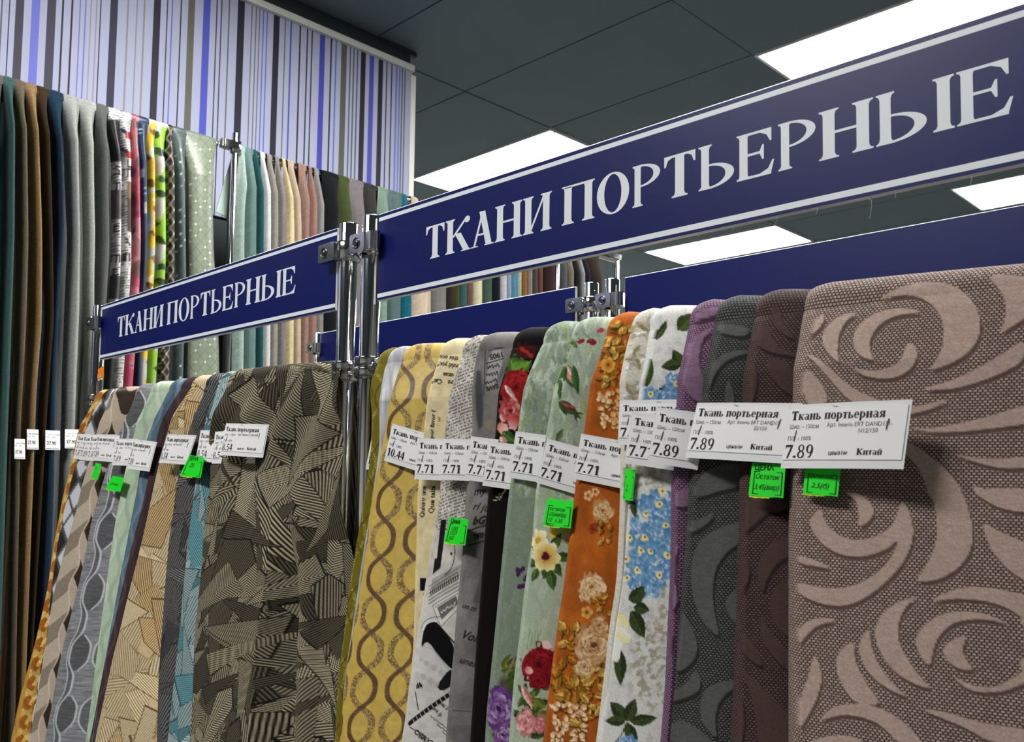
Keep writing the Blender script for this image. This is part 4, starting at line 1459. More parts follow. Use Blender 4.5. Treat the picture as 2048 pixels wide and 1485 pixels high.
SWIRL = [
    Z5((640, 228), (740, 168), (860, 125), (980, 108), (1110, 112), (1210, 155), (1285, 245), (1322, 360), (1305, 470), (1235, 565), (1120, 632), (985, 672), (1045, 605), (1090, 500), (1094, 400), (1065, 305), (1000, 232), (910, 188), (780, 188)),
    Z5((965, 296), (880, 275), (790, 270), (690, 288), (590, 330), (510, 395), (484, 470), (500, 540), (560, 588), (645, 606), (612, 555), (606, 490), (630, 420), (700, 352), (800, 312)),
    Z5((852, 485), (900, 500), (928, 555), (905, 630), (840, 690), (740, 722), (640, 716), (550, 696), (485, 645), (590, 668), (700, 662), (780, 632), (830, 580)),
    Z5((520, 298), (430, 308), (330, 352), (258, 440), (270, 510), (320, 572), (402, 628), (376, 560), (380, 480), (400, 400), (450, 340)),
    Z5((266, 308), (235, 328), (185, 395), (142, 440), (134, 478), (200, 432), (250, 392), (272, 345)),
    Z5((138, 562), (220, 578), (330, 655), (450, 755), (560, 815), (705, 862), (570, 874), (480, 868), (400, 800), (300, 700), (210, 612)),
    Z5((134, 640), (200, 690), (280, 770), (325, 880), (130, 900)),
    Z5((945, 782), (1150, 730), (1300, 650), (1450, 560), (1580, 462), (1580, 600), (1450, 682), (1300, 742), (1150, 786), (1010, 792)),
    Z5((1350, 72), (1470, 58), (1640, 90), (1640, 290), (1500, 390), (1425, 442), (1460, 350), (1467, 260), (1440, 160)),
    Z5((826, 1018), (1000, 1038), (1200, 1000), (1400, 950), (1640, 860), (1640, 1000), (1400, 1032), (1200, 1056), (1000, 1060)),
    Z5((800, 905), (930, 895), (1100, 850), (1122, 856), (1040, 902), (930, 936), (800, 950)),
    Z5((826, 1118), (900, 1130), (1000, 1200), (1120, 1300), (1200, 1400), (1230, 1500), (1010, 1500), (980, 1380), (930, 1270), (830, 1180)),
    Z5((1130, 1188), (1250, 1214), (1400, 1230), (1640, 1205), (1640, 1280), (1450, 1290), (1300, 1252)),
    Z5((1250, 1378), (1400, 1440), (1600, 1475), (1600, 1520), (1330, 1500)),
    Z6((380, 8), (480, 60), (500, 140), (490, 226), (560, 190), (602, 130), (570, 70), (500, 20)),
    Z6((765, 52), (806, 100), (840, 200), (840, 290), (800, 400), (720, 500), (600, 600), (480, 665), (360, 688), (220, 665), (80, 610), (80, 535), (230, 575), (370, 580), (480, 560), (600, 500), (690, 420), (735, 340), (752, 288),
       (680, 350), (560, 390), (440, 395), (330, 368), (230, 305), (165, 225), (160, 165), (246, 98), (252, 165), (310, 235), (410, 290), (520, 298), (640, 265), (730, 190)),
    Z6((80, 380), (200, 410), (330, 462), (200, 450), (80, 428)),
    Z6((80, 815), (160, 760), (260, 750), (370, 766), (230, 790), (160, 830), (80, 920)),
    Z6((930, -10), (1120, -10), (1170, 130), (1192, 260), (1175, 370), (1110, 460), (1000, 530), (840, 550), (920, 440), (970, 340), (986, 220), (970, 100)),
    Z6((1190, -10), (1560, -10), (1560, 140), (1464, 132), (1370, 120), (1260, 72)),
    Z6((1238, 182), (1320, 240), (1560, 350), (1560, 560), (1464, 532), (1380, 470), (1300, 370), (1255, 270)),
    Z6((930, 662), (1020, 610), (1140, 570), (1300, 575), (1560, 640), (1560, 830), (1464, 762), (1380, 692), (1250, 650), (1100, 640)),
    Z6((895, 624), (760, 650), (650, 720), (605, 790), (600, 880), (640, 970), (720, 1070), (830, 1140), (965, 1182), (900, 1120), (820, 1020), (760, 920), (745, 840), (760, 740), (820, 660)),
    Z6((1405, 802), (1280, 732), (1130, 710), (980, 740), (890, 810), (850, 880), (870, 960), (944, 1055), (960, 940), (1000, 850), (1080, 780), (1200, 760), (1330, 775)),
    Z6((1165, 848), (1050, 890), (1010, 950), (1050, 1020), (1130, 1065), (1205, 1062), (1140, 990), (1132, 920)),
    Z6((1055, 1078), (1150, 1140), (1260, 1170), (1350, 1150), (1450, 1080), (1560, 960), (1560, 1080), (1400, 1180), (1280, 1197), (1150, 1180)),
    Z6((570, 806), (500, 880), (494, 960), (540, 1060), (640, 1150), (760, 1210), (805, 1216), (700, 1130), (610, 1010), (570, 900)),
    Z6((472, 888), (380, 930), (335, 1000), (350, 1090), (410, 1190), (478, 1262), (655, 1272), (560, 1160), (500, 1070), (463, 980)),
    Z6((188, 956), (225, 1010), (246, 1100), (225, 1200), (160, 1310), (80, 1420), (80, 1240), (150, 1100)),
    Z6((215, 1362), (290, 1290), (400, 1258), (540, 1260), (680, 1300), (800, 1380), (920, 1510), (760, 1510), (650, 1390), (530, 1340), (400, 1320), (290, 1340)),
    Z6((90, 1500), (250, 1450), (420, 1438), (580, 1500)),
    Z6((870, 1286), (1050, 1310), (1250, 1380), (1560, 1420), (1560, 1500), (1300, 1500), (1150, 1400), (1000, 1342)),
]
SWIRL += [[(4124 - x, y) for x, y in q] for q in SWIRL if max(x for x, y in q) > 1790]
GREY_SW = [
    ZC_((380, 288), (640, 290), (640, 372), (480, 352), (390, 312)), ZC_((366, 640), (400, 530), (480, 470), (640, 445), (640, 475), (500, 512), (420, 590), (368, 720)),
    ZC_((500, 628), (545, 715), (552, 810), (480, 810)), ZC_((270, 1400), (310, 1258), (450, 1198), (610, 1185), (610, 1332), (450, 1362), (330, 1402)),
    ZD((200, 145), (330, 110), (398, 66), (380, 122), (300, 182), (200, 212)),
    ZD((480, 150), (570, 130), (570, 255), (470, 320), (400, 430), (385, 560), (400, 700), (442, 856), (340, 770), (270, 650), (240, 500), (250, 350), (310, 230)),
    ZD((570, 520), (480, 590), (465, 650), (500, 730), (570, 790)), ZD((180, 668), (230, 740), (280, 840), (292, 930), (250, 1010), (130, 1080), (140, 800)),
    ZD((282, 1028), (320, 1120), (290, 1190), (100, 1250), (100, 1200), (230, 1120)), ZD((560, 1095), (400, 1120), (320, 1190), (303, 1290), (340, 1390), (422, 1474), (405, 1350), (430, 1220), (560, 1125)),
    ZD((180, 1335), (330, 1420), (420, 1510), (120, 1510), (90, 1400))]
BROWN_SW = [
    ZC_((630, 335), (760, 270), (800, 420), (960, 480), (960, 498), (780, 470), (680, 422)), ZC_((780, 168), (840, 180), (850, 260), (960, 400), (850, 345), (790, 240)),
    ZC_((748, 560), (770, 508), (840, 506), (960, 600), (960, 780), (820, 680)), ZC_((620, 465), (682, 560), (692, 660), (650, 810), (590, 810)),
    ZC_((600, 1420), (700, 1380), (920, 1380), (920, 1500), (600, 1500)),
    ZD((560, 40), (880, -20), (720, 80), (610, 172), (540, 220), (540, 80)), ZD((890, 200), (740, 260), (660, 380), (658, 480), (692, 584), (720, 480), (780, 390), (890, 320)),
    ZD((570, 318), (606, 400), (602, 480), (545, 610)), ZD((890, 440), (760, 540), (735, 650), (760, 760), (890, 880)),
    ZD((692, 678), (668, 760), (700, 870), (780, 990), (890, 1070), (890, 960), (760, 840), (712, 760)), ZD((540, 795), (640, 880), (704, 1034), (600, 980), (520, 890)),
    ZD((530, 1010), (660, 1120), (890, 1330), (890, 1510), (660, 1510), (650, 1350), (620, 1200)), ZD((525, 1140), (577, 1290), (560, 1510), (505, 1510))]
PURP_SW = [
    ZC_((204, 424), (270, 370), (410, 298), (400, 330), (340, 380), (318, 480), (330, 580), (364, 640), (364, 765), (340, 805), (250, 742), (198, 650)),
    ZC_((260, 230), (330, 195), (460, 170), (440, 230), (330, 250), (262, 270)), ZC_((150, 1370), (300, 1330), (300, 1420), (150, 1440)),
    ZD((130, 300), (188, 268), (160, 330), (150, 480), (176, 600), (186, 610), (140, 690), (120, 640)), ZD((140, -10), (260, -10), (250, 48), (140, 40)), ZD((110, 830), (150, 780), (140, 900), (110, 990))]


def p_damask(shapes, ground, light, satin, shift=(5, 9)):
    def f(c):
        c.C[:] = h8(*ground)
        c.W[:] = 1.0
        for s in shapes:                      # satin edge woven below each petal
            q = [(x + shift[0], y + shift[1]) for x, y in s]
            c.poly(q, h8(*satin), 1.6, 2, weave=0.0)
        for s in shapes:
            c.poly(s, h8(*light), 1.4, 2, weave=0.0)
        n = fbm(c.P / 3.0, c.Q / 2.2, 7, 2)
        c.C *= (1 + .10 * (n - .5) * 2)[:, None]
        st = noise(c.P / 14, c.Q / 1.6, 3)
        c.C *= (1 + .05 * (st - .5) * 2)[:, None]
    return f


def wig(q, x0, amp, per, ph):
    return x0 + amp * np.sin(2 * np.pi * (q / per) + ph)


def p_gold(c):
    c.C[:] = h8(198, 170, 82)
    c.C *= (0.93 + .16 * fbm(c.P / 9, c.Q / 9, 2))[:, None]
    P = c.P + .125 * (c.Q - 1100)
    fr_ = noise(c.P / 1.6, c.Q / 1.6, 5)
    ph = 2 * np.pi * (c.Q - 1116) / 150
    for k in range(-2, 5):
        x0 = 765 + k * 66
        s = 1 if k % 2 else -1
        wv = np.sin(ph) * (1 + .14 * np.cos(2 * ph))
        slope = np.sqrt(1 + (30 * 2 * np.pi / 150 * np.cos(ph)) ** 2)
        d = np.abs(P - (x0 - s * 27 * wv)) / np.sqrt(1 + (27 * 2 * np.pi / 150 * np.cos(ph)) ** 2)
        m = np.clip((6.0 - d) / 1.3 + .5, 0, 1) * (fr_ > .2)
        cc = np.where((fr_ > .62)[:, None], h8(176, 150, 104), np.array(h8(104, 80, 50)))
        c.C += (cc - c.C) * (m * .85)[:, None]
    for k in range(-2, 5):
        x0 = 765 + k * 66
        s = 1 if k % 2 else -1
        wv = np.sin(ph) * (1 + .14 * np.cos(2 * ph))
        d = np.abs(P - (x0 + s * 25 * wv)) / np.sqrt(1 + (25 * 2 * np.pi / 150 * np.cos(ph)) ** 2)
        cc = np.array(h8(92, 68, 44)) * (0.8 + .5 * noise(c.P / 7, c.Q / 1.8, 4))[:, None]
        c.C += (cc - c.C) * np.clip((4.6 - d) / 1.2 + .5, 0, 1)[:, None]


def p_olive_jac(c):
    c.C[:] = h8(114, 104, 30)
    fr_ = fbm(c.P / 2.0, c.Q / 2.0, 3, 2)
    P = c.P + .14 * (c.Q - 900)
    for k in range(-1, 3):
        d = np.abs(P - wig(c.Q, 740 + k * 40, 16 * (1 if k % 2 else -1), 140, .6))
        c.mix(np.clip((5 - d) / 1.5, 0, 1) * (fr_ > .5) * .8, h8(176, 164, 88))
        d = np.abs(P - wig(c.Q, 752 + k * 40, 16 * (-1 if k % 2 else 1), 140, .6))
        c.mix(np.clip((3 - d) / 1.2, 0, 1) * .7, h8(78, 66, 18))


def p_silver(c):
    c.C[:] = h8(176, 178, 184)
    c.C *= (0.75 + .5 * fbm(c.P / 9, c.Q / 40, 5))[:, None]


INK = (.10, .10, .11)


def p_cream_text(c):
    c.C[:] = h8(216, 202, 160)
    c.C *= (0.9 + .2 * fbm(c.P / 14, c.Q / 14, 6))[:, None]
    for x, y, r in ((851, 1215, 9), (847, 1255, 7), (850, 1190, 5), (880, 840, 6)):
        c.ell(x, y, r * .6, r, 0, h8(150, 98, 40), 2, wob=.6, seed=int(y), k=.7)
    c.text('por favor ?', 13, 867, 878, -85, INK)
    c.text('Quiero una', 13.5, 848, 1036, -87, INK)
    c.text('Que talla', 15, 868, 1028, -85, INK)
    c.text('this one?', 13, 918, 714, 187, INK)
    c.text('ould you li', 13, 922, 730, 187, INK)
    c.text('ease', 13, 910, 748, 186, INK)
    c.text('on   Can I', 14, 912, 762, 185, INK)
    c.poly([(840, 1157), (868, 1157), (868, 1182), (840, 1182)], (.07, .06, .06), 1.5, 0)


def scribble(c, x, y, w, h, n, col, wd=1.6, seed=0, slope=0.0):
    rng = np.random.RandomState(seed)
    pts = []
    for k in range(n):
        f = k / (n - 1)
        pts.append((x + w * f + rng.randn() * w * .03, y + slope * w * f + (h if k % 2 else -h) * rng.uniform(.3, 1.0) * .5))
    pts = chaikin(pts + pts[::-1], 1)[:2 * n - 1]
    c.line([tuple(p) for p in pts], wd, col)




def p_newsprint(c):
    c.C[:] = h8(196, 192, 184)
    c.C *= (0.8 + .4 * fbm(c.P / 22, c.Q / 30, 4))[:, None]
    # slanted newspaper columns above
    up = c.Q < 1060
    a, b = c.P * .86 - c.Q * .30, c.P * .30 + c.Q * .92
    r_ = np.floor(b / 6.0)
    ink = (hash2(np.floor(a / 2.2), r_, 3) > .38) & ((b / 6.0) % 1 < .5) & up
    c.mix(ink * .7, h8(70, 66, 60))
    c.mix((np.abs(a - 500) < .8) * up * .6, h8(70, 66, 60))
    # a street lamp and a stone arch drawn in black and white below
    c.poly([(880, 1040), (893, 1040), (884, 1120), (873, 1120)], INK, 1.2, 0)
    c.poly([(868, 1118), (884, 1116), (880, 1160), (862, 1165)], INK, 1.2, 0)
    lo = np.clip((c.Q - (1150 - (c.P - 860) * .7)) / 4, 0, 1)
    c.mix(lo, h8(206, 203, 198))
    c.poly([(862, 1160), (925, 1128), (925, 1150), (862, 1192)], h8(168, 164, 158), 1, 0)
    for k in range(6):
        y = 1160 + k * 7
        c.line([(856, y + 14), (918, y - 22)], 1.5 if k % 2 else 2.6, h8(50, 48, 48) if k % 2 else h8(120, 117, 114), k=.9)
    for k in range(14):
        c.line([(860 + k * 4.4, 1182 - k * 2.4), (861 + k * 4.4, 1190 - k * 2.4)], 1.6, INK)
    c.poly([(866, 1212), (920, 1180), (926, 1210), (884, 1254)], h8(222, 219, 214), 1.2, 0)
    c.poly([(876, 1216), (914, 1192), (918, 1208), (886, 1240)], h8(110, 108, 106), 1.2, 0)
    scribble(c, 882, 1226, 30, 12, 9, h8(210, 208, 204), 2, 3, -.6)
    c.poly([(848, 1252), (870, 1240), (892, 1262), (912, 1300), (912, 1345), (880, 1320), (856, 1290), (840, 1300)], (.04, .04, .045), 1.5, 1)
    c.poly([(838, 1316), (846, 1288), (860, 1284), (880, 1312), (908, 1345), (900, 1400), (830, 1400)], h8(204, 202, 198), 2, 1)
    c.C *= (0.92 + .16 * fbm(c.P / 16, c.Q / 10, 9))[:, None]
    for k in range(9):
        an0, an1 = -80 + k * 18, -80 + k * 18 + 15
        c.line(arc(888, 1104, 24, 46, an0, an1, 4), 1.6, INK, k=.9)
    c.ell(903, 1082, 2.2, 3, 0, INK)
    c.ell(905, 1108, 2.2, 3, 0, INK)
    c.line([(866, 1212), (920, 1180), (926, 1210), (884, 1254), (866, 1212)], 1.2, h8(90, 88, 86))
    c.line([(872, 1215), (917, 1188)], 1.0, h8(60, 58, 58))
    c.line(arc(880, 1262, 36, 20, 180, 275, 8), 2.2, h8(232, 230, 226))
    c.line(arc(880, 1258, 40, 24, 180, 275, 8), 1.2, h8(80, 78, 76))
    c.line([(846, 1292), (870, 1300), (892, 1330), (905, 1352)], 1.4, h8(150, 148, 146), k=.8)
    for k in range(24):
        c.ell(842 + (k * 37) % 52, 1320 + (k * 53) % 62, 5 + k % 4, 3 + k % 3, k * 40, h8(176, 173, 170), 2, wob=.4, seed=k, k=.5)
    c.text('OBRYT', 15, 828, 1466, 38, INK, fat=.015)
    c.text('mark ip', 10, 862, 1412, 48, h8(70, 68, 66))
    c.text('quai 5', 10, 878, 1404, 48, h8(70, 68, 66))
    c.line([(886, 1258), (912, 1290)], 3, INK)
    c.poly([(876, 1372), (900, 1338), (908, 1346), (906, 1372), (884, 1384)], (.08, .08, .08), 2, 1)
    c.line([(818, 1448), (905, 1386)], 9, (.09, .09, .09))
    for k in range(10):
        c.line([(826 + k * 8, 1440 - k * 6), (829 + k * 8, 1446 - k * 6)], 2, h8(180, 178, 174))
    scribble(c, 832, 1372, 14, 22, 12, INK, 1.4, 5)
    c.line([(830, 1385), (838, 1420)], 2, INK)
    c.line([(818, 1455), (850, 1470), (860, 1500)], 2, h8(70, 68, 66))
    for k in range(3):
        scribble(c, 862 + k * 12, 1432 + k * 16, 34, 5, 12, h8(90, 88, 86), 1.6, k, .8)


def p_script(c):
    c.C[:] = h8(118, 114, 112)
    c.C *= (0.72 + .56 * fbm(c.P / 40, c.Q / 50, 12))[:, None]
    c.C *= (0.92 + .16 * fbm(c.P / 5, c.Q / 5, 2))[:, None]
    # postmark roundel at the top
    c.poly([(978, 702), (1010, 698), (1004, 742), (985, 780), (972, 780)], h8(170, 168, 166), 2, 1, k=.7)
    c.text('1905', 15, 1008, 704, 168, INK, fat=.02)
    c.line([(972, 728), (1008, 718)], 1.8, INK)
    c.line([(976, 700), (1010, 694)], 1.8, INK)
    for k in range(3):
        scribble(c, 974 - k * 2, 736 + k * 15, 26, 12, 10, INK, 1.6, 20 + k, -.2)
    c.text('SAVE', 12, 998, 768, 165, INK, fat=.02)
    c.line([(970, 700), (968, 790)], 1.4, INK)
    c.poly([(946, 742), (964, 742), (968, 850), (952, 862)], h8(48, 50, 56), 6, 1, k=.75)
    c.poly([(975, 836), (1004, 846), (1000, 866), (968, 858)], h8(150, 132, 104), 4, 1, k=.6)
    for tx, sz, x, y, an, ft in (('my', 22, 946, 992, -8, 0), ('rl ju', 22, 943, 1020, 6, 0), ('bGy', 22, 944, 1050, -4, .03), ('un m', 16, 921, 1216, 14, 0), ('Voir', 25, 919, 1276, 14, .008), ('unes', 20, 916, 1326, 14, 0)):
        c.text(tx, sz, x, y, an, INK, shear=.45, fat=ft)
    c.text('UNIAI.', 14, 984, 1062, 168, INK, fat=.02)
    c.line([(932, 1064), (955, 1056), (984, 1050)], 2.4, INK)
    c.line([(934, 1092), (960, 1086), (984, 1076)], 2.0, INK)
    c.poly([(948, 1206), (972, 1120), (972, 1206)], h8(70, 68, 68), 2, 0, k=.6)
    c.line([(904, 1422), (960, 1424)], 1.6, h8(60, 58, 58))
    c.poly([(904, 1452), (950, 1450), (950, 1500), (904, 1500)], h8(84, 84, 86), 3, 0, k=.5)


def p_blackrose(c):
    c.C[:] = h8(14, 8, 8)
    c.ell(1030, 735, 26, 26, 0, h8(58, 92, 36), 2, wob=.4, seed=3)
    for k in range(8):
        c.leaf(1022 + k * 6, 722, 34, 6, 70 + k * 8, h8(96, 140, 50), None)
    c.ell(1052, 702, 22, 16, 0, h8(60, 12, 12), 2, wob=.3, seed=6)
    for k in range(9):
        c.ell(1042 + (k * 7) % 26, 696 + (k * 5) % 18, 4, 3, k * 40, h8(150, 40, 36), 1.5, wob=.3, seed=k)
    c.rose(1034, 775, 36, h8(88, 8, 14), h8(150, 22, 30), h8(176, 40, 44), 22, 3)
    c.rose(1022, 822, 28, h8(120, 16, 24), h8(196, 74, 74), h8(244, 216, 204), 16, 5)
    c.leaf(1008, 770, 40, 6, 50, h8(236, 200, 190), None)
    c.ell(1005, 858, 15, 11, 40, h8(206, 120, 110), 2, shade=h8(250, 226, 216), wob=.2, seed=1)
    c.ell(1030, 846, 15, 12, 120, h8(170, 40, 44), 2, shade=h8(240, 190, 180), wob=.2, seed=2)
    c.leaf(1004, 864, 38, 12, 35, h8(70, 108, 40), h8(150, 176, 90))
    c.leaf(1000, 872, 30, 9, 60, h8(238, 180, 170), None)
    for k in range(3):
        c.line([(985 + k * 6, 1002 - k * 6), (1000 + k * 5, 1000 - k * 7), (1012 + k * 4, 980 - k * 4)], 1.6, h8(206, 196, 160))


SAGE = (140, 156, 136)


def sage_ground(c, seed):
    c.C[:] = h8(*SAGE)
    a = fbm(c.P / 9 + c.Q / 30, c.Q / 26, seed)
    c.mix(np.clip((a - .54) * 9, 0, 1) * .85, h8(186, 198, 180))
    b = fbm(c.P / 10 - c.Q / 40, c.Q / 24, seed + 4)
    c.mix(np.clip((b - .58) * 9, 0, 1) * .85, h8(118, 130, 124))
    d = fbm(c.P / 5, c.Q / 26, seed + 8)
    c.mix(np.clip((d - .64) * 10, 0, 1) * .7, h8(146, 158, 80))
    c.grain(.10, 2.5, 2.0, seed)


def p_sage_plain(c):
    sage_ground(c, 2)
    g = np.clip((c.Q - 985) / 20, 0, 1)
    c.mix(g * .8, h8(122, 136, 120))
    c.grain(.09, 2, 2, 9)
    for x, y in ((1036, 1140), (1043, 1142), (1038, 1149), (1048, 1138), (1053, 1160), (1056, 1154), (1042, 1174), (1050, 1172), (1057, 1170)):
        c.ell(x, y, 5, 5, 0, h8(66, 34, 82), 1.2, wob=.2, seed=x)
    rng = np.random.RandomState(3)
    for k in range(26):
        c.leaf(1000 + rng.rand() * 34, 1330 + rng.rand() * 60, 34, 6, -60 + 50 * rng.rand(), h8(64 + 40 * (k % 3), 92 + 24 * (k % 3), 40), None)
    c.line([(992, 1380), (1020, 1340), (1042, 1290)], 3, h8(140, 128, 140))
    c.poly([(988, 1360), (1040, 1350), (1040, 1500), (988, 1500)], h8(42, 66, 30), 12, 1, k=.7)
    c.rose(998, 1418, 36, h8(58, 26, 80), h8(118, 66, 140), h8(206, 186, 220), 24, 8, 1.3)
    c.rose(1008, 1470, 24, h8(64, 26, 84), h8(126, 74, 148), h8(240, 230, 244), 16, 9)


def rosebud(c, x, y, ang, L, col, lt, leafc=(60, 92, 44)):
    c.leaf(x, y, L * 1.05, L * .26, ang, h8(*leafc), None)
    c.leaf(x, y, L, L * .17, ang - 6, h8(*col), None)
    c.leaf(x, y, L * .9, L * .08, ang - 14, h8(*lt), None)
    c.leaf(x, y, L * .75, L * .12, ang + 24, h8(*leafc), None)


def p_pale_flowers(c):
    sage_ground(c, 5)
    c.mix(np.ones(len(c.P)) * .25, h8(196, 208, 188))
    c.mix(np.clip((c.Q - 1000) / 20, 0, 1) * .55, h8(176, 190, 168))
    c.grain(.06, 2, 2, 4)
    for k in range(7):
        c.leaf(1128 - k * 2, 690 + k * 14, 26, 5, 100 + 30 * math.sin(k * 2), h8(70, 104, 50), None)
    c.line([(1132, 690), (1118, 730), (1118, 770), (1116, 800)], 2, h8(80, 110, 60))
    rosebud(c, 1128, 728, 68, 50, (206, 130, 124), (240, 214, 206))
    c.leaf(1146, 730, 62, 9, 78, h8(60, 98, 52), None)
    c.leaf(1118, 735, 40, 6, 120, h8(70, 110, 56), None)
    rosebud(c, 1116, 804, 32, 46, (96, 52, 40), (150, 96, 76), (62, 84, 44))
    for a in (10, 40, 70):
        c.leaf(1150, 826, 20, 3, a, h8(60, 86, 44), None)
    c.leaf(1112, 884, 30, 7, -60, h8(84, 112, 66), None)
    for x, y in ((1162, 682), (1182, 682), (1188, 686)):
        c.ell(x, y, 8, 5, -20, h8(122, 22, 30), 1.2, wob=.2, seed=x)
        c.line([(x - 4, y - 4), (x - 14, y - 16)], 1.2, h8(90, 110, 60))
    c.ell(1203, 662, 8, 4, -10, h8(170, 60, 62), 1.2)
    for k in range(5):
        c.leaf(1138 + k * 4, 676 + k * 5, 22, 5, 150 + k * 20, h8(76, 106, 50), None)
    # yellow-hearted dog roses under the sticker
    for a in (-150, -110, -60, 10, 60, 100, 150, 200):
        c.leaf(1098 + 14 * math.cos(math.radians(a)), 1110 + 10 * math.sin(math.radians(a)), 40, 11, a, h8(62, 92, 40), h8(120, 140, 70))
    c.daisy(1074, 1082, 24, 5, h8(250, 246, 226), h8(226, 206, 120), h8(200, 160, 50), 3, .5, 20)
    c.daisy(1093, 1114, 31, 6, h8(246, 236, 196), h8(196, 158, 40), h8(76, 22, 30), 5, .42, 8)
    for k in range(12):
        c.ell(1093 + 11 * math.cos(k), 1114 + 11 * math.sin(k), 2, 2, 0, h8(214, 120, 110), .8)
    c.ell(1109, 1067, 8, 10, 0, h8(226, 186, 60), 1.5, wob=.2, seed=1)
    c.ell(1132, 1064, 6, 8, 0, h8(210, 166, 50), 1.5, wob=.2, seed=2)
    c.ell(1138, 1082, 6, 6, 0, h8(196, 150, 44), 1.5, wob=.2, seed=4)
    c.leaf(1102, 1140, 42, 12, 80, h8(70, 100, 44), h8(130, 150, 76))
    c.leaf(1076, 1138, 30, 9, 120, h8(80, 110, 50), None)
    # dark red rose and pink buds at the bottom
    for k in range(5):
        c.line([(1052 + k * 7, 1300 + k * 4), (1060 + k * 6, 1260 + 8 * (k % 2))], 1.4, h8(120, 150, 90))
    rng = np.random.RandomState(9)
    for k in range(30):
        c.leaf(1042 + rng.rand() * 60, 1378 + rng.rand() * 100, 30, 8, rng.rand() * 360, h8(50 + 30 * (k % 3), 80 + 24 * (k % 3), 36 + 10 * (k % 2)), None)
    c.rose(1080, 1330, 38, h8(74, 6, 14), h8(132, 14, 26), h8(170, 40, 48), 28, 4)
    c.ell(1096, 1290, 12, 8, 30, h8(226, 200, 196), 1.5, wob=.2, seed=6)
    c.ell(1058, 1342, 10, 8, 20, h8(206, 110, 110), 1.5, shade=h8(240, 220, 210), wob=.2, seed=8)
    c.rose(1078, 1362, 18, h8(86, 8, 16), h8(146, 20, 30), h8(170, 40, 48), 10, 6)
    c.leaf(1042, 1370, 52, 9, 62, h8(232, 196, 190), None)
    c.leaf(1046, 1376, 46, 5, 58, h8(220, 140, 140), None)
    c.rose(1052, 1446, 22, h8(190, 96, 104), h8(226, 156, 152), h8(248, 226, 216), 14, 11, 1.3)
    c.rose(1084, 1450, 13, h8(190, 96, 104), h8(220, 140, 140), h8(244, 210, 200), 9, 12, 1.4)


def p_orange(c):
    c.C[:] = h8(166, 86, 26)
    c.C *= (0.78 + .44 * fbm(c.P / 26, c.Q / 40, 3))[:, None]
    c.C *= (0.92 + .16 * fbm(c.P / 3, c.Q / 3, 5))[:, None]
    rng = np.random.RandomState(2)
    gold, goldl, brown = (186, 124, 34), (222, 178, 84), (96, 50, 14)

    def leaves(x, y, n, r, s=20):
        for k in range(n):
            a = rng.rand() * 360
            xx, yy = x + rng.randn() * r, y + rng.randn() * r
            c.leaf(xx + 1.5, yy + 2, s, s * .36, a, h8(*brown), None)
            c.leaf(xx, yy, s * (0.8 + .4 * rng.rand()), s * .30, a, h8(*(goldl if rng.rand() > .5 else gold)), h8(*brown))

    leaves(1238, 660, 10, 12, 24)
    leaves(1226, 690, 16, 15, 26)
    leaves(1218, 735, 10, 12, 24)
    c.daisy(1216, 730, 15, 5, h8(226, 178, 80), h8(170, 106, 30), h8(120, 70, 20), 4)
    leaves(1220, 755, 5, 9, 22)
    c.line([(1205, 686), (1225, 692), (1248, 690)], 1.6, h8(*brown))
    for k in range(46):
        x, y = 1196 + rng.rand() * 48, 780 + rng.rand() * 76
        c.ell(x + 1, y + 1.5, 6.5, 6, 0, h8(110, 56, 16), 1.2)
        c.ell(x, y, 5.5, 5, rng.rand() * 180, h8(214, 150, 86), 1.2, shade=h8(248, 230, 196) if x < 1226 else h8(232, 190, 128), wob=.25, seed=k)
    for x, y, r in ((1176, 992, 10), (1192, 984, 8)):
        c.daisy(x, y, r, 5, h8(240, 214, 170), h8(196, 126, 60), h8(120, 60, 20), int(x))
    leaves(1196, 1046, 9, 13, 18)
    c.rose(1208, 1022, 21, h8(150, 92, 46), h8(220, 178, 120), h8(248, 228, 194), 18, 4)
    c.rose(1188, 1058, 10, h8(96, 22, 14), h8(150, 60, 30), h8(190, 110, 60), 9, 5)
    leaves(1210, 1075, 4, 8, 14)
    c.rose(1186, 1174, 27, h8(170, 112, 58), h8(228, 190, 136), h8(252, 236, 208), 22, 7)
    c.rose(1170, 1192, 11, h8(180, 120, 66), h8(232, 196, 146), h8(250, 232, 204), 9, 8)
    leaves(1208, 1205, 8, 12, 16)
    c.daisy(1176, 1225, 12, 5, h8(226, 186, 100), h8(176, 116, 40), h8(110, 60, 20), 2)
    leaves(1135, 1270, 14, 16, 28)
    leaves(1190, 1330, 34, 30, 28)
    leaves(1140, 1370, 26, 22, 28)
    c.rose(1190, 1290, 40, h8(112, 62, 30), h8(206, 158, 104), h8(244, 218, 180), 34, 12)
    c.rose(1172, 1334, 20, h8(150, 96, 50), h8(226, 186, 132), h8(250, 234, 204), 14, 13)
    c.rose(1200, 1252, 18, h8(150, 96, 50), h8(216, 172, 120), h8(244, 220, 184), 10, 14)
    leaves(1150, 1400, 22, 18, 28)
    leaves(1196, 1420, 18, 20, 24)
    for k in range(70):
        x, y = 1102 + rng.rand() * 72, 1408 + rng.rand() * 84
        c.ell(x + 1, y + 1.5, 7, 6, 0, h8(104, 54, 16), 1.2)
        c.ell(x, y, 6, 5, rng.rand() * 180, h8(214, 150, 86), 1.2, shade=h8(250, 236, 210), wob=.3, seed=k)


def p_cream_floral(c):
    c.C[:] = h8(206, 202, 190)
    for k, (x, y) in enumerate(((1268, 716), (1256, 660), (1300, 660), (1270, 790), (1262, 860), (1258, 960))):
        for a in range(0, 360, 60):
            c.leaf(x, y, 30, 9, a + k * 17, h8(190, 178, 142) if (a // 60) % 2 else h8(228, 226, 216), h8(160, 148, 116))
    c.grain(.12, 2.2, 2.2, 3)


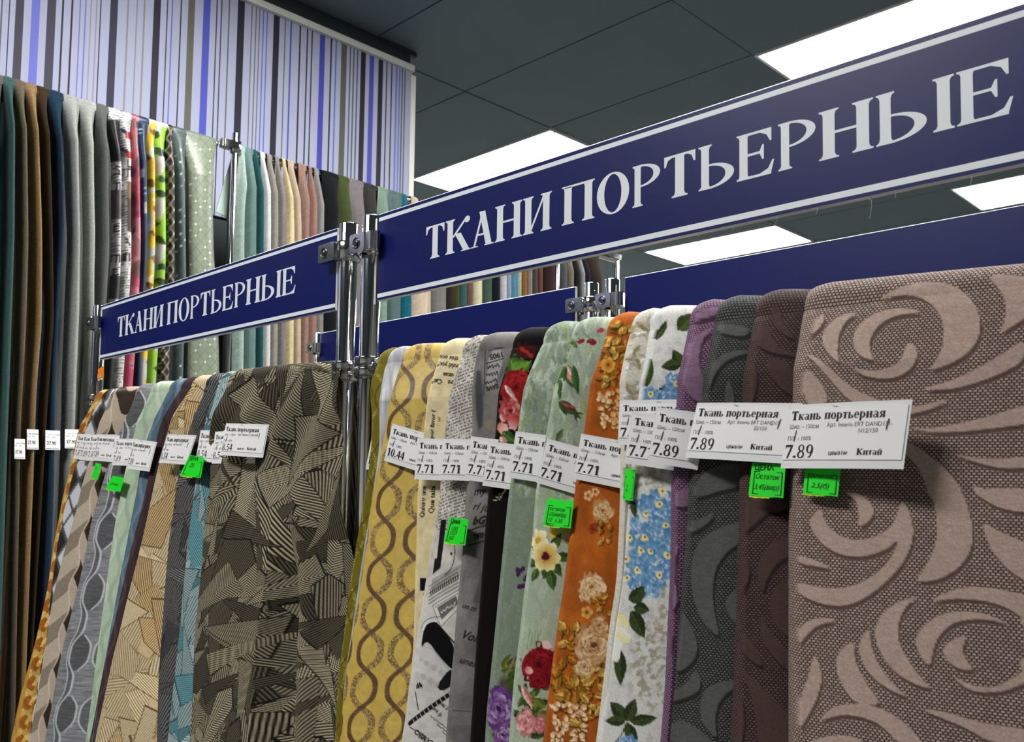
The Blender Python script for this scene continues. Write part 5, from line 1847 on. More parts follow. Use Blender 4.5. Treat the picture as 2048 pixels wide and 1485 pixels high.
def p_white_blue(c):
    c.C[:] = h8(216, 216, 212)
    a = fbm(c.P / 14, c.Q / 14, 3)
    c.mix(np.clip((a - .55) * 6, 0, 1) * .5, h8(180, 180, 182))
    c.grain(.07, 2, 2, 5)
    # pale taupe brushwork
    b = fbm(c.P / 10 + c.Q / 12, c.Q / 10 - c.P / 20, 8)
    reg = np.clip(1 - np.hypot((c.P - 1310) / 60, (c.Q - 1330) / 110), 0, 1)
    reg = np.maximum(reg, np.clip(1 - np.hypot((c.P - 1290) / 50, (c.Q - 955) / 40), 0, 1))
    reg = np.maximum(reg, np.clip(1 - np.hypot((c.P - 1340) / 24, (c.Q - 1220) / 90), 0, 1))
    c.mix(np.clip((b - .50) * 8, 0, 1) * np.clip(reg * 3, 0, 1) * .75, h8(150, 142, 116))
    gl = h8(58, 72, 36)
    vn = h8(100, 112, 62)
    c.leaf(1310, 680, 46, 9, -58, gl, vn)
    c.leaf(1356, 660, 44, 17, -42, h8(76, 92, 44), vn)
    c.leaf(1290, 775, 64, 13, -82, gl, vn)
    c.leaf(1366, 735, 40, 13, -118, gl, vn)
    c.leaf(1366, 728, 44, 13, 172, gl, vn)
    c.line([(1366, 740), (1350, 760), (1330, 772)], 2, gl)
    c.leaf(1318, 778, 34, 11, 25, gl, vn)
    bl, bl2 = h8(92, 142, 186), h8(160, 194, 220)
    rng = np.random.RandomState(6)

    def cluster(x0, x1, y0, y1, n, shape=None):
        for k in range(n):
            x, y = x0 + rng.rand() * (x1 - x0), y0 + rng.rand() * (y1 - y0)
            if shape and not shape(x, y):
                continue
            if k % 5 == 0:
                c.daisy(x, y, 9, 5, bl2, h8(84, 134, 180), bl, k)
            else:
                c.ell(x, y, 7, 6, rng.rand() * 180, h8(76, 126, 174), 1.2, shade=h8(122, 168, 204), wob=.5, seed=k)
        for k in range(n // 4):
            x, y = x0 + rng.rand() * (x1 - x0), y0 + rng.rand() * (y1 - y0)
            if shape and not shape(x, y):
                continue
            c.ell(x, y, 4, 2, rng.rand() * 180, h8(204, 222, 236), 1, k=.8)

    cluster(1286, 1345, 780, 830, 70)
    cluster(1340, 1372, 752, 820, 46)
    for x, y in ((1300, 788), (1356, 768), (1328, 808), (1310, 822)):
        c.ell(x, y, 7, 6, 0, h8(238, 226, 150), 1.3, wob=.3, seed=x)
        c.ell(x, y, 2.5, 2.5, 0, h8(150, 90, 40), 1)
    c.ell(1288, 812, 7, 8, 0, h8(28, 36, 96), 1.5, wob=.3, seed=2)
    cluster(1246, 1345, 985, 1190, 330, lambda x, y: abs(x - (1304 - (y - 1090) * .12)) < 44 - max(0, (y - 1150)) * .5 - max(0, (1010 - y)) * .8)
    for x, y in ((1292, 1028), (1320, 1010), (1333, 1052), (1257, 1077), (1290, 1076), (1282, 1102), (1302, 1104), (1336, 1112), (1250, 1120), (1274, 1142), (1252, 1158), (1320, 1152), (1280, 1178), (1326, 984)):
        c.ell(x, y, 7, 6.5, 0, h8(240, 230, 160), 1.3, wob=.35, seed=x)
        c.ell(x + 1, y - 1, 2.4, 2.6, 0, h8(150, 74, 40), 1)
    for x, y, L, w, an in ((1262, 1000, 38, 8, 78), (1350, 1000, 36, 9, 70), (1256, 1200, 40, 16, -20), (1268, 1215, 34, 14, 10), (1262, 1222, 62, 17, 62), (1270, 1196, 30, 12, -50),
                           (1238, 1300, 72, 15, 88), (1253, 1440, 50, 15, -135), (1253, 1442, 46, 12, 178), (1254, 1444, 50, 15, -68), (1254, 1446, 54, 14, 66), (1262, 1444, 56, 13, -8)):
        c.leaf(x, y, L, w, an, gl, vn)
    c.line([(1254, 1446), (1244, 1470), (1228, 1488)], 2.2, gl)
    c.ell(1236, 1245, 16, 22, -60, h8(236, 236, 226), 1.5, shade=h8(236, 226, 140), wob=.2, seed=4)
    c.ell(1240, 1272, 14, 24, -70, h8(236, 226, 150), 1.5, shade=h8(242, 242, 238), wob=.2, seed=5)
    c.ell(1230, 1300, 12, 26, 10, h8(238, 238, 232), 1.5, wob=.2, seed=6)
    cluster(1230, 1268, 1478, 1495, 16)


def p_geo(dark, light, shadec, seed, n=120, L=(60, 150), B=(26, 60), period=5.2, lean=.2, bright=1.0, duty=.5, flat=.12):
    """shards: long triangles and kites, each hatched with chevrons or parallel lines of its own"""
    def f(c):
        rng = np.random.RandomState(seed)
        d_, l_, s_ = (np.array(h8(*q_)) for q_ in (dark, light, shadec))
        fr = (c.U > -.03) & (c.V > -.02)
        x0, x1, y0, y1 = c.P[fr].min() - 20, c.P[fr].max() + 20, c.Q[fr].min() - 20, min(c.Q[fr].max(), 1560)

        def hatch(idx, m, ax, ay, ang, per, kc, duty, lt, dk):
            X, Y = c.P[idx] - ax, c.Q[idx] - ay
            cs, sn = math.cos(ang), math.sin(ang)
            u, v = X * cs + Y * sn, -X * sn + Y * cs
            w = ((u + kc * np.abs(v)) / per) % 1.0
            tri = np.abs(w - .5) * 2
            k = np.clip((tri - (1 - duty)) * per / 2.0 + .5, 0, 1)
            col = dk + (lt - dk) * k[:, None]
            c.C[idx] += (col - c.C[idx]) * m[:, None]
        al = np.arange(len(c.P))
        hatch(al, np.ones(len(al)), 0, 0, .5, period, 0, duty, l_ * .85, d_)
        for q in range(n):
            cx, cy = x0 + rng.rand() * (x1 - x0), y0 + rng.rand() * (y1 - y0)
            ang = math.radians(rng.choice([78, 105, 118, -22, -28, 62, 20, 95]) + rng.uniform(-9, 9))
            if rng.rand() < .3:
                ang += math.pi
            ln, wd = rng.uniform(*L), rng.uniform(*B)
            e, nrm = np.array([math.cos(ang), math.sin(ang)]), np.array([-math.sin(ang), math.cos(ang)])
            o = np.array([cx, cy])
            a, b, t_ = o - e * ln * .4 + nrm * wd * rng.uniform(.3, .6), o - e * ln * .4 - nrm * wd * rng.uniform(.3, .6), o + e * ln * .6 + nrm * wd * rng.uniform(-.4, .4)
            pl = [a, b, t_] if rng.rand() < .6 else [a, o - e * ln * .55, b, t_]
            big = chaikin(pl, 0)
            cen = np.mean(pl, 0)
            idx, m = c.cover([cen + (np.array(p_) - cen) * (1 + 2.6 / (wd * .5 + 6)) for p_ in pl], 1.0, 0)
            if len(idx) == 0:
                continue
            c.C[idx] += (d_ * .7 - c.C[idx]) * (m * (.9 if rng.rand() < .6 else .2))[:, None]
            idx, m = c.cover(pl, 1.0, 0)
            if len(idx) == 0:
                continue
            kind = rng.rand()
            if kind < flat:
                cc = s_ * rng.uniform(.75, 1.0)
                c.C[idx] += (cc - c.C[idx]) * m[:, None]
            elif kind < .32:
                hatch(idx, m, o[0], o[1], ang + 1.57 + rng.uniform(-.3, .3), period * .8, 0, .42, s_ * rng.uniform(.9, 1.2), d_)
            elif kind < .78:
                hatch(idx, m, o[0], o[1], ang if rng.rand() < .6 else ang + 1.2, period * rng.uniform(.9, 1.15), rng.uniform(.5, 1.3), duty, l_ * rng.uniform(.82, 1.05), d_)
            else:
                hatch(idx, m, o[0], o[1], ang + rng.uniform(.6, 2.4), period * rng.uniform(.9, 1.2), 0, duty, l_ * rng.uniform(.8, 1.0), d_)
        c.C *= bright * (0.93 + .14 * fbm(c.P / 3, c.Q / 3, seed))[:, None]
    return f


def p_ochre(c):
    c.C[:] = h8(196, 152, 66)
    P = c.P + .20 * (c.Q - 1000)
    for k in range(60):
        y = 780 + k * 13
        for j in range(-1, 3):
            x = 150 + j * 30 - .20 * (y - 1000) + 10 * ((k * 7) % 3)
            c.leaf(x, y, 40, 11, 70 + 40 * ((k + j) % 3), h8(*((166, 96, 26), (222, 184, 96), (186, 138, 54))[(k * 2 + j) % 3]), None, dark=.9)
    c.grain(.1, 3, 3, 2)


def p_bw_diamond(c):
    c.C[:] = h8(196, 198, 204)
    P = c.P + .19 * (c.Q - 1000)
    a, b = P / 34 + c.Q / 62, P / 34 - c.Q / 62
    ch = (np.floor(a) + np.floor(b)) % 2
    c.mix((ch > .5) * (hash2(np.floor(a), np.floor(b), 3) > .35), h8(40, 38, 38))
    d = np.minimum(np.abs(a - np.round(a)), np.abs(b - np.round(b)))
    c.mix(np.clip((.10 - d) / .03, 0, 1), h8(96, 96, 98))
    c.mix(np.clip((.03 - d) / .02, 0, 1), h8(52, 50, 50))


def p_beige_wave(c):
    c.C[:] = h8(186, 172, 152)
    X = c.P - (172 - .225 * (c.Q - 970))
    per = 92.0
    bd = 19 + 5 * np.sin(2 * np.pi * c.Q / per)
    y1 = (c.Q + .9 * X) / (per / 2)
    left = X < bd
    st = (np.sin((c.Q * .9 + X * .35) * 1.7) > 0)
    odd = (np.floor(y1) % 2) == 1
    c.mix(left * odd * np.where(st, .85, .45), h8(112, 100, 88))
    y2 = (c.Q - .8 * X + 12 * np.sin(X / 9)) / (per / 2)
    dark = (np.floor(y2) % 2) == 0
    c.mix((~left) * dark, h8(52, 36, 24))
    c.mix((~left) * (~dark) * .5, h8(176, 156, 138))
    c.mix(np.clip((1.8 - np.abs(X - bd)) / 1.2 + .3, 0, 1) * .8, h8(214, 202, 182))
    f1 = np.abs(y1 - np.round(y1)) * per / 2
    c.mix(left * np.clip((1.6 - f1) / 1.2, 0, 1) * .6, h8(214, 202, 182))
    c.grain(.06, 4, 3, 1)


def p_grey_wave(c):
    c.C[:] = h8(126, 127, 130)
    st = fbm(c.P / 16, c.Q / 1.6, 3, 2)
    c.C *= (0.72 + .56 * st)[:, None]
    X = c.P - (163 - .223 * (c.Q - 1185))
    ph = (c.Q - 1185) / 122.0 * 2 * np.pi
    sh = np.cos(ph) * (1 - .2 * np.cos(2 * ph)) / .8
    la, lb, r1, r2 = 6 - 6 * sh, 15 - 10 * sh, 34 + 11 * sh, 64 - 12 * sh
    c.mix(((X > lb) & (X < r1) & (np.cos(ph) > -.25)) * .5, h8(46, 46, 48))
    c.mix(((X > la) & (X < lb)) * .45, h8(52, 52, 55))
    c.mix(((X > r2) & (X < 92 + 11 * sh)) * .4, h8(52, 52, 55))
    for x, w, g in ((la, 1.6, 1), (lb, 2.6, 1), (r1, 2.2, np.cos(ph) > -.3), (r2, 2.2, np.cos(ph) > -.5)):
        c.mix(np.clip((w - np.abs(X - x)) / 1.2 + .3, 0, 1) * .8 * g, h8(204, 206, 210))


def p_wavy(base, lo, hi, x0, lean, amp=7, per=90):
    def f(c):
        c.C[:] = h8(*base)
        P = c.P + lean * (c.Q - 1000)
        for k in range(-3, 6):
            s = 1 if k % 2 else -1
            d = P - wig(c.Q, x0 + k * 19, amp * s, per, .4)
            c.mix(np.clip((5 - np.abs(d)) / 2, 0, 1) * .6, h8(*(hi if k % 2 else lo)))
            c.mix(np.clip((1.2 - np.abs(d - 5)) / 1, 0, 1) * .6, h8(*lo))
        c.grain(.05, 3, 3, 2)
    return f


# ------------------------------------------------------------------ the fabrics on the right front rail
PX = {
    1: E((744, 742), (738, 763), (752, 815), (750, 900), (745, 950), (723, 1080), (706, 1182), (686, 1360), (678, 1485)),
    2: E((763, 739), (766, 800), (766, 906), (752, 1000), (736, 1100), (700, 1340), (688, 1485)),
    3: E((793, 734), (790, 788), (782, 847), (769, 922), (761, 963), (747, 1030), (743, 1088), (724, 1214), (703, 1328), (692, 1431), (689, 1485)),
    4: E((868, 726), (863, 788), (855, 868), (845, 963), (841, 1060), (837, 1226), (834, 1314), (818, 1440), (812, 1485)),
    5: E((914, 718), (912, 753), (903, 809), (897, 874), (889, 965), (881, 1044), (866, 1120), (855, 1200), (842, 1270), (836, 1320), (818, 1440), (812, 1485)),
    6: E((945, 714), (950, 790), (953, 860), (942, 963), (933, 1094), (923, 1196), (916, 1284), (908, 1372), (901, 1470)),
    7: E((1014, 706), (1009, 750), (1002, 815), (997, 879), (985, 976), (976, 1079), (968, 1196), (958, 1314), (950, 1460)),
    8: E((1078, 683), (1060, 748), (1047, 837), (1030, 958), (1016, 1082), (996, 1294), (982, 1425), (978, 1485)),
    9: E((1140, 669), (1125, 733), (1110, 807), (1100, 878), (1080, 976), (1075, 1065), (1060, 1163), (1047, 1278), (1035, 1376), (1026, 1485)),
    10: E((1217, 652), (1199, 710), (1187, 766), (1177, 867), (1158, 973), (1153, 1016), (1140, 1131), (1125, 1235), (1111, 1336), (1096, 1470)),
    11: E((1267, 643), (1248, 680), (1245, 733), (1247, 790), (1248, 900), (1246, 1016), (1240, 1163), (1227, 1238), (1215, 1359), (1198, 1485)),
    12: E((1300, 638), (1291, 733), (1284, 790), (1274, 880), (1262, 960), (1254, 1033), (1243, 1147), (1235, 1212), (1222, 1310), (1209, 1408), (1199, 1485)),
    13: E((1384, 623), (1368, 659), (1362, 746), (1358, 820), (1348, 941), (1348, 1016), (1346, 1147), (1341, 1245), (1336, 1375), (1328, 1473)),
    14: E((1433, 614), (1420, 645), (1416, 715), (1409, 795), (1387, 919), (1377, 1016), (1371, 1098), (1361, 1196), (1348, 1326), (1332, 1457)),
    15: E((1517, 604), (1499, 653), (1494, 715), (1489, 802), (1484, 929), (1482, 1050), (1477, 1228), (1471, 1392), (1466, 1485)),
    16: E((1612, 592), (1595, 660), (1591, 777), (1586, 932), (1583, 1050), (1582, 1228), (1582, 1473)),
    17: E((2120, 530), (2130, 700), (2150, 1000), (2170, 1470)),
}
G2 = 'fabrics on the right front rail'
dm_mauve = damask_mat('mauve', h8(72, 57, 53), h8(190, 168, 157))
dm_grey = damask_mat('grey', h8(30, 31, 31), h8(104, 106, 104))
dm_brown = damask_mat('brown', h8(40, 29, 30), h8(106, 84, 80))
dm_purp = damask_mat('purple', h8(70, 44, 66), h8(156, 122, 150))
RIGHT = {
    1: (h8(128, 116, 34), p_olive_jac, m_cloth, 'olive green jacquard fabric pinched narrow beside the right chrome post', {}),
    2: (h8(176, 178, 184), p_silver, m_satin, 'narrow silver grey satin fabric left of the gold one', {}),
    3: (h8(206, 180, 92), p_gold, m_satin, 'gold satin fabric with interlaced brown and glitter wavy lines', dict(fold=(.006, .05))),
    4: (h8(216, 202, 160), p_cream_text, m_cloth, 'cream fabric printed with black foreign phrases', dict(du=.0008, dv=.0007)),
    5: (h8(196, 192, 184), p_newsprint, m_cloth, 'grey newsprint fabric with a black and white stone arch', dict(du=.0009, dv=.0008)),
    6: (h8(128, 124, 122), p_script, m_cloth, 'smoky grey fabric with black handwriting and postmarks', dict(du=.0009, dv=.0008)),
    7: (h8(14, 8, 8), p_blackrose, m_cloth, 'black fabric with a large dark red rose near the rail', {}),
    8: (h8(*SAGE), p_sage_plain, m_cloth, 'grey sage fabric with a purple flower low down', {}),
    9: (h8(*SAGE), p_pale_flowers, m_cloth, 'pale green fabric with rosebuds, yellow blossoms and a dark red rose', {}),
    10: (h8(186, 96, 24), p_orange, m_cloth, 'burnt orange fabric with cream and gold roses', {}),
    11: (h8(206, 202, 190), p_cream_floral, m_cloth, 'ivory fabric with tone-on-tone relief flowers', {}),
    12: (h8(216, 216, 212), p_white_blue, m_cloth, 'white fabric with blue forget-me-nots and dark green leaves', {}),
    13: (h8(120, 92, 118), p_damask(PURP_SW, (110, 80, 106), (136, 106, 132), (66, 42, 64)), dm_purp, 'purple swirl damask fabric between the white floral and the grey damask', {}),
    14: (h8(90, 92, 94), p_damask(GREY_SW, (70, 71, 71), (88, 90, 89), (38, 39, 40)), dm_grey, 'charcoal grey swirl damask fabric', {}),
    15: (h8(84, 66, 64), p_damask(BROWN_SW, (70, 54, 52), (78, 60, 57), (42, 31, 31)), dm_brown, 'dark plum brown swirl damask fabric left of the large mauve one', {}),
    16: (h8(160, 140, 132), p_damask(SWIRL, (140, 118, 110), (178, 156, 145), (90, 72, 66)), dm_mauve, 'large mauve beige swirl damask fabric at the right edge', dict(du=.0013, dv=.0009, t=.036, top_t=.25, fold=(.0025, .16), bulge=.002, na_f=30, roll=.6)),
}
FAB = {}
for i in range(1, 17):
    base, pf, m, lab, kw = RIGHT[i]
    a = dict(group=G2, k=.085, dvis=None, seed=i, du=.0012, dv=.0011, fold=(.003, .045), over=.022 if i < 16 else .01, t=.026 if i < 8 else .031, top_t=.3)
    a['na_f'], a['roll'], a['hem'] = 20, .75, 4.5
    a.update(kw)
    FAB[i] = drape(FA, lab, PX[i], PX[i + 1], m, base, pf, **a)

# ------------------------------------------------------------------ the fabrics on the left front rail
LX = {
    1: E((196, 791), (184, 815), (172, 845), (162, 863), (151, 926), (138, 974), (121, 1060), (114, 1100), (101, 1191), (73, 1307), (47, 1398), (30, 1485)),
    2: E((211, 790), (200, 800), (186, 828), (183, 853), (161, 926), (149, 974), (133, 1038), (122, 1100), (109, 1204), (104, 1266), (84, 1372), (66, 1485)),
    3: E((236, 778), (216, 813), (202, 860), (187, 922), (172, 970), (157, 1038), (137, 1100), (114, 1199), (104, 1270), (88, 1372), (68, 1485)),
    4: E((289, 768), (268, 813), (247, 863), (221, 942), (214, 965), (200, 1013), (190, 1049), (181, 1108), (166, 1173), (145, 1256), (127, 1333), (114, 1411), (100, 1485)),
    5: E((318, 761), (298, 800), (284, 836), (274, 878), (259, 941), (254, 974), (239, 1045), (231, 1100), (215, 1217), (200, 1333), (187, 1437), (179, 1485)),
    6: E((359, 761), (329, 800), (313, 853), (299, 886), (288, 944), (284, 971), (268, 1058), (252, 1136), (236, 1225), (216, 1333), (192, 1485)),
    7: E((381, 761), (354, 786), (336, 830), (321, 874), (306, 959), (276, 1077), (244, 1215), (213, 1353), (189, 1483)),
    8: E((407, 754), (376, 783), (359, 813), (347, 853), (325, 931), (299, 1058), (268, 1184), (236, 1314), (207, 1452), (200, 1485)),
    9: E((420, 750), (411, 775), (402, 813), (391, 845), (379, 886), (362, 959), (347, 1077), (339, 1176), (327, 1353), (325, 1483)),
    10: E((455, 740), (434, 770), (422, 828), (414, 870), (405, 926), (400, 959), (382, 1097), (372, 1215), (355, 1373), (343, 1483)),
    11: E((474, 737), (452, 784), (441, 851), (428, 922), (425, 959), (418, 1058), (410, 1156), (398, 1255), (394, 1373), (388, 1483)),
    12: E((674, 728), (672, 800), (668, 950), (664, 1150), (658, 1320), (653, 1485)),
}
G3 = 'fabrics on the left front rail'
OLV = ((33, 30, 24), (182, 172, 144), (92, 86, 70))


def olive_dent(U, d):
    """the deep fold down the right third of the wide cloth and the puckers below the rail"""
    g = np.clip((d - .12) / .25, 0, 1)
    g = g * g * (3 - 2 * g)
    n = -.050 * g * np.clip((U - (.215 - .10 * d)) / .03, 0, 1) + .022 * g * np.exp(-((U - (.27 - .08 * d)) / .022) ** 2)
    p = np.exp(-((d - .09) / .09) ** 2)
    return n + .010 * p * np.sin(U * 62 + d * 22)


LEFT = {
    1: (h8(196, 152, 66), p_ochre, m_satin, 'ochre gold leaf-pattern fabric, first on the left front rail', {}),
    2: (h8(190, 192, 198), p_bw_diamond, m_cloth, 'narrow white, grey and black diamond fabric beside the ochre one', {}),
    3: (h8(186, 172, 152), p_beige_wave, m_satin, 'beige and dark brown interlaced wave fabric', {}),
    4: (h8(126, 127, 130), p_grey_wave, m_cloth, 'streaky grey fabric with white wavy lines', {}),
    5: (h8(172, 190, 166), p_wavy((172, 190, 166), (140, 162, 140), (196, 210, 190), 300, .19), m_cloth, 'pale green fabric with faint wavy lines', {}),
    6: (h8(86, 106, 122), p_wavy((86, 106, 122), (66, 84, 100), (120, 142, 158), 300, .2), m_cloth, 'slate blue wavy fabric narrowing downward', {}),
    7: (h8(62, 46, 50), p_wavy((62, 46, 50), (46, 34, 38), (92, 72, 76), 300, .2), m_cloth, 'dark plum wavy fabric left of the beige geometric one', {}),
    8: (h8(190, 166, 120), p_geo((126, 98, 58), (238, 220, 180), (212, 188, 144), 21, 120, (80, 190), (44, 90), 5.0, duty=.68, flat=.05), m_cloth, 'beige and cream fabric with hatched triangles', dict(fold=(.005, .06), du=.0014, dv=.0009)),
    9: (h8(90, 90, 92), p_geo((34, 34, 36), (128, 126, 124), (74, 74, 74), 33, 110, (50, 110), (24, 50), 4.6), m_cloth, 'dark grey fabric with hatched triangles', dict(du=.0015, dv=.0009)),
    10: (h8(110, 146, 152), p_geo((62, 100, 108), (184, 198, 196), (98, 142, 150), 45, 90, (80, 170), (36, 66), 5.0, duty=.6, flat=.06), m_cloth, 'teal blue fabric with hatched triangles', dict(du=.0015, dv=.0009)),
    11: (h8(120, 112, 90), p_geo(OLV[0], OLV[1], OLV[2], 57, 240, (90, 230), (38, 88), 5.2, flat=.02), m_cloth, 'wide olive and black fabric with hatched triangles beside the chrome posts', dict(fold=(.012, .085), du=.0012, dv=.0008, t=.024, dent=olive_dent)),
}
FABL = {}
for i in range(1, 12):
    base, pf, m, lab, kw = LEFT[i]
    a = dict(group=G3, k=.15, dvis=None, seed=20 + i, du=.0022, dv=.0013, fold=(.003, .05), over=.022 if i < 11 else .0, t=.022)
    a['na_f'], a['roll'], a['hem'] = 16, .75, 7
    a.update(kw)
    FABL[i] = drape(FA, lab, LX[i], LX[i + 1], m, base, pf, **a)

# one cloth of the rear rail shows through the slit between the two central posts
drape(FB, 'pale pink cloth on the rear rail, glimpsed in the slit between the central posts', E((690, 800), (688, 1000), (686, 1300)), E((745, 800), (742, 1000), (738, 1300)), m_cloth, (176, 150, 148),
      p_plain(91), group='fabrics on the rear rail', k=.08, dvis=.7, du=.006, dv=.006, seed=91)

# ------------------------------------------------------------------ price tags and stickers
m_paper = mat('white_paper', h8(238, 238, 238), 0.7, bump=.06, bump_scale=90)
m_paper2 = mat('tag_backing_card', h8(226, 227, 228), 0.7)
m_ink = mat('black_print', h8(14, 13, 14), 0.7)
m_grey = mat('grey_fine_print', h8(96, 96, 100), 0.7)
m_staple = mat('staple_wire', (0.5, 0.5, 0.5), 0.3, 1.0)
m_neon = mat('neon_green_paper', h8(8, 226, 26), 0.6)
m_neony = mat('neon_yellow_paper', h8(226, 232, 30), 0.6)
TW, TH = 0.0925, 0.0425


def surf(info, x, y, lift):
    """pixel -> world point a distance lift off the rail plane of a cloth, following its outward spread"""
    fr, k, R = info['fr'], info['k'], info['R']
    o = R + lift
    for _ in range(6):
        a, z = fr.hit(x, y, o)
        o = R + lift + float(flare(fr.zr - z, k))
    return fr.world(np.array(a), np.array(o), np.array(z))


def price_tag(info, tl, bl, label, price, art=('Арт. Interio ERT', ''), ll=.038, rl=.002, trx=None, w=TW, group='price tags on the front rails', rot=.9, short=False):
    A = np.array([1.0, 0, 0])
    O = np.array([0, -1.0, 0])

    def frame(ll_):
        p0, p1 = surf(info, tl[0], tl[1], ll_), surf(info, bl[0], bl[1], ll_)
        h = np.linalg.norm(p1 - p0)
        ed = (p1 - p0) / h
        th = math.asin(min(.8, max(-.8, (ll_ - rl) / w)))
        r0 = A * math.cos(th) - O * math.sin(th)
        er = r0 - rot * (r0 @ ed) * ed
        er /= np.linalg.norm(er)
        return p0, ed, er, h
    if trx is not None:
        lo, hi = rl - .002, rl + .075
        for _ in range(24):
            mid = (lo + hi) / 2
            p0, ed, er, h = frame(mid)
            if pix(p0 + er * w)[0] < trx:
                lo = mid
            else:
                hi = mid
        ll = (lo + hi) / 2
    p0, ed, er, h = frame(ll)
    nn = np.cross(ed, er)
    nn /= np.linalg.norm(nn)
    if nn[1] > 0:
        nn = -nn
    top = .0035
    hs = h - .0065 - top               # printed sheet height

    def fn(x, y, lift=0.0):
        """x right from the left edge, y down from the sheet's top"""
        return p0 + er * x + ed * (y + top) + nn * (lift + .0022 * math.sin(3.0 * x / w))
    t = empty('price_tag', tuple(p0), label, 'price tag', group)

    def sheet(name, x0, x1, y0, y1, lift, m):
        n = 8
        vs, fs = [], []
        for i in range(n + 1):
            x = x0 + (x1 - x0) * i / n
            for y in (y0, y1):
                for l_ in (lift, lift - .00035):
                    vs.append(fn(x, y, l_))
        for i in range(n):
            b = i * 4
            fs += [(b, b + 2, b + 6, b + 4), (b + 1, b + 5, b + 7, b + 3), (b, b + 4, b + 5, b + 1), (b + 2, b + 3, b + 7, b + 6)]
        fs += [(0, 1, 3, 2), (n * 4, n * 4 + 2, n * 4 + 3, n * 4 + 1)]
        MB().add(vs, fs).build(name, m, t)
    sheet('backing_card', -.0008, w + .0004, -top, hs + .0065, 0, m_paper2)
    sheet('printed_sheet', 0, w - .0015, 0, hs, .0007, m_paper)
    kx, ky = (1.0 if short else w / TW), hs / .0385
    lf = .0009
    f = Flat()
    global GT
    GT = 1.32
    P, xe = serif_line('Ткань портьерная', .0068, 0, 0)
    if short:
        P = [q for q in P if max(p[0] for p in q) * .073 / xe < w - .007]
    s = .073 / xe
    f.polys([[(.0035 + p[0] * s, -.0085 + p[1]) for p in q] for q in P])
    P, xe = serif_line(price, .0100, 0, 0)
    s = .0245 / xe * (1.15 if len(price) > 4 else 1)
    f.polys([[(.0015 + p[0] * s, -.0372 + p[1]) for p in q] for q in P])
    P, xe = serif_line('Китай', .0046, 0, 0)
    GT = 1.0
    if not short:
        f.polys([[(.0590 + p[0] * .0185 / xe, -.0350 + p[1]) for p in q] for q in P])
        f.text('цена1м', .0046, .0375, -.0350, fat=.01, kx=.9)
    mp = lambda x, y: fn(x * kx, -y * ky, lf)
    f.build('lettering', m_ink, t, mp, nn)['kind'] = 'stuff'
    g = Flat()
    g.text('Шир. – 150см', .0046, .0028, -.0150, kx=.86)
    g.text('П/Э – 100%', .0046, .0022, -.0240, kx=.88)
    if not short:
        g.text(art[0], .0046, .0335, -.0145, kx=.88)
        g.text(art[1], .0046, .0580, -.0192, kx=.88)
    g.build('fine_print', m_grey, t, mp, nn)['kind'] = 'stuff'
    for x0, y0, x1, y1 in ((.0092, .0165, .0080, .0245), (.079, .0095, .078, .0175), (.036, -.0016, .0405, -.0010)):
        if x0 * kx > w - .003:
            continue
        a, b = fn(x0 * kx, y0 * ky, .0012), fn(x1 * kx, y1 * ky, .0012)
        MB().tube(a, b, .00033, 6).build('staple', m_staple, t)
    return t


T = price_tag
A1 = ('Арт. Interio ERT', '')
T(FAB[1], (746, 868), (732, 939), 'half-hidden price tag reading 10.44 on the olive jacquard beside the chrome post', '10.44', A1, .024, -.002, w=.06)
T(FAB[3], (786, 848), (769, 922), 'price tag reading 10.44 on the gold wavy fabric', '10.44', A1, .034, .010)
T(FAB[4], (836, 877), (829.5, 959), 'price tag reading 7.71 on the cream phrase fabric', '7.71', A1)
T(FAB[5], (887, 878), (881, 960), 'price tag reading 7.71 on the grey newsprint fabric above a green sticker', '7.71', A1)
T(FAB[6], (943, 873), (930.5, 960), 'price tag reading 7.71 on the smoky handwriting fabric', '7.71', A1)
T(FAB[7], (978, 883), (966, 972), 'price tag reading 7.71 under the large red rose of the black fabric', '7.71', A1)
T(FAB[8], (1033, 863), (1019, 956), 'price tag reading 7.71 on the plain grey sage fabric', '7.71', A1)
T(FAB[9], (1096, 878), (1073, 966), 'price tag reading 7.71 on the pale green fabric above a green sticker', '7.71', A1)
T(FAB[10], (1164, 868), (1147, 958), 'price tag reading 7.71 on the burnt orange rose fabric', '7.71', A1, rl=.006)
T(FAB[11], (1241, 801), (1237, 890), 'price tag on the ivory relief fabric, only its left end showing', '7.71', A1, .039, .012)
T(FAB[12], (1266, 824), (1250, 927), 'price tag reading 7.71 on the white fabric with blue flowers', '7.71', A1, .044, .012)
T(FAB[13], (1315, 815), (1297, 925), 'price tag reading 7.89 on the purple damask fabric', '7.89', A1, .050, .034, w=.043, short=True)
T(FAB[14], (1396, 806), (1372, 916), 'wide price tag reading 7.89 across the grey and plum damask fabrics', '7.89', ('Арт. Interio ERT DAND15', '35/150'), rl=.044, trx=1594, w=.096, rot=.25)
T(FAB[16], (1580, 811), (1563, 937), 'largest price tag reading 7.89, on the mauve damask fabric', '7.89', ('Арт. Interio ERT DAND151-', 'N12/150'), rl=.054, trx=1811, rot=.0)

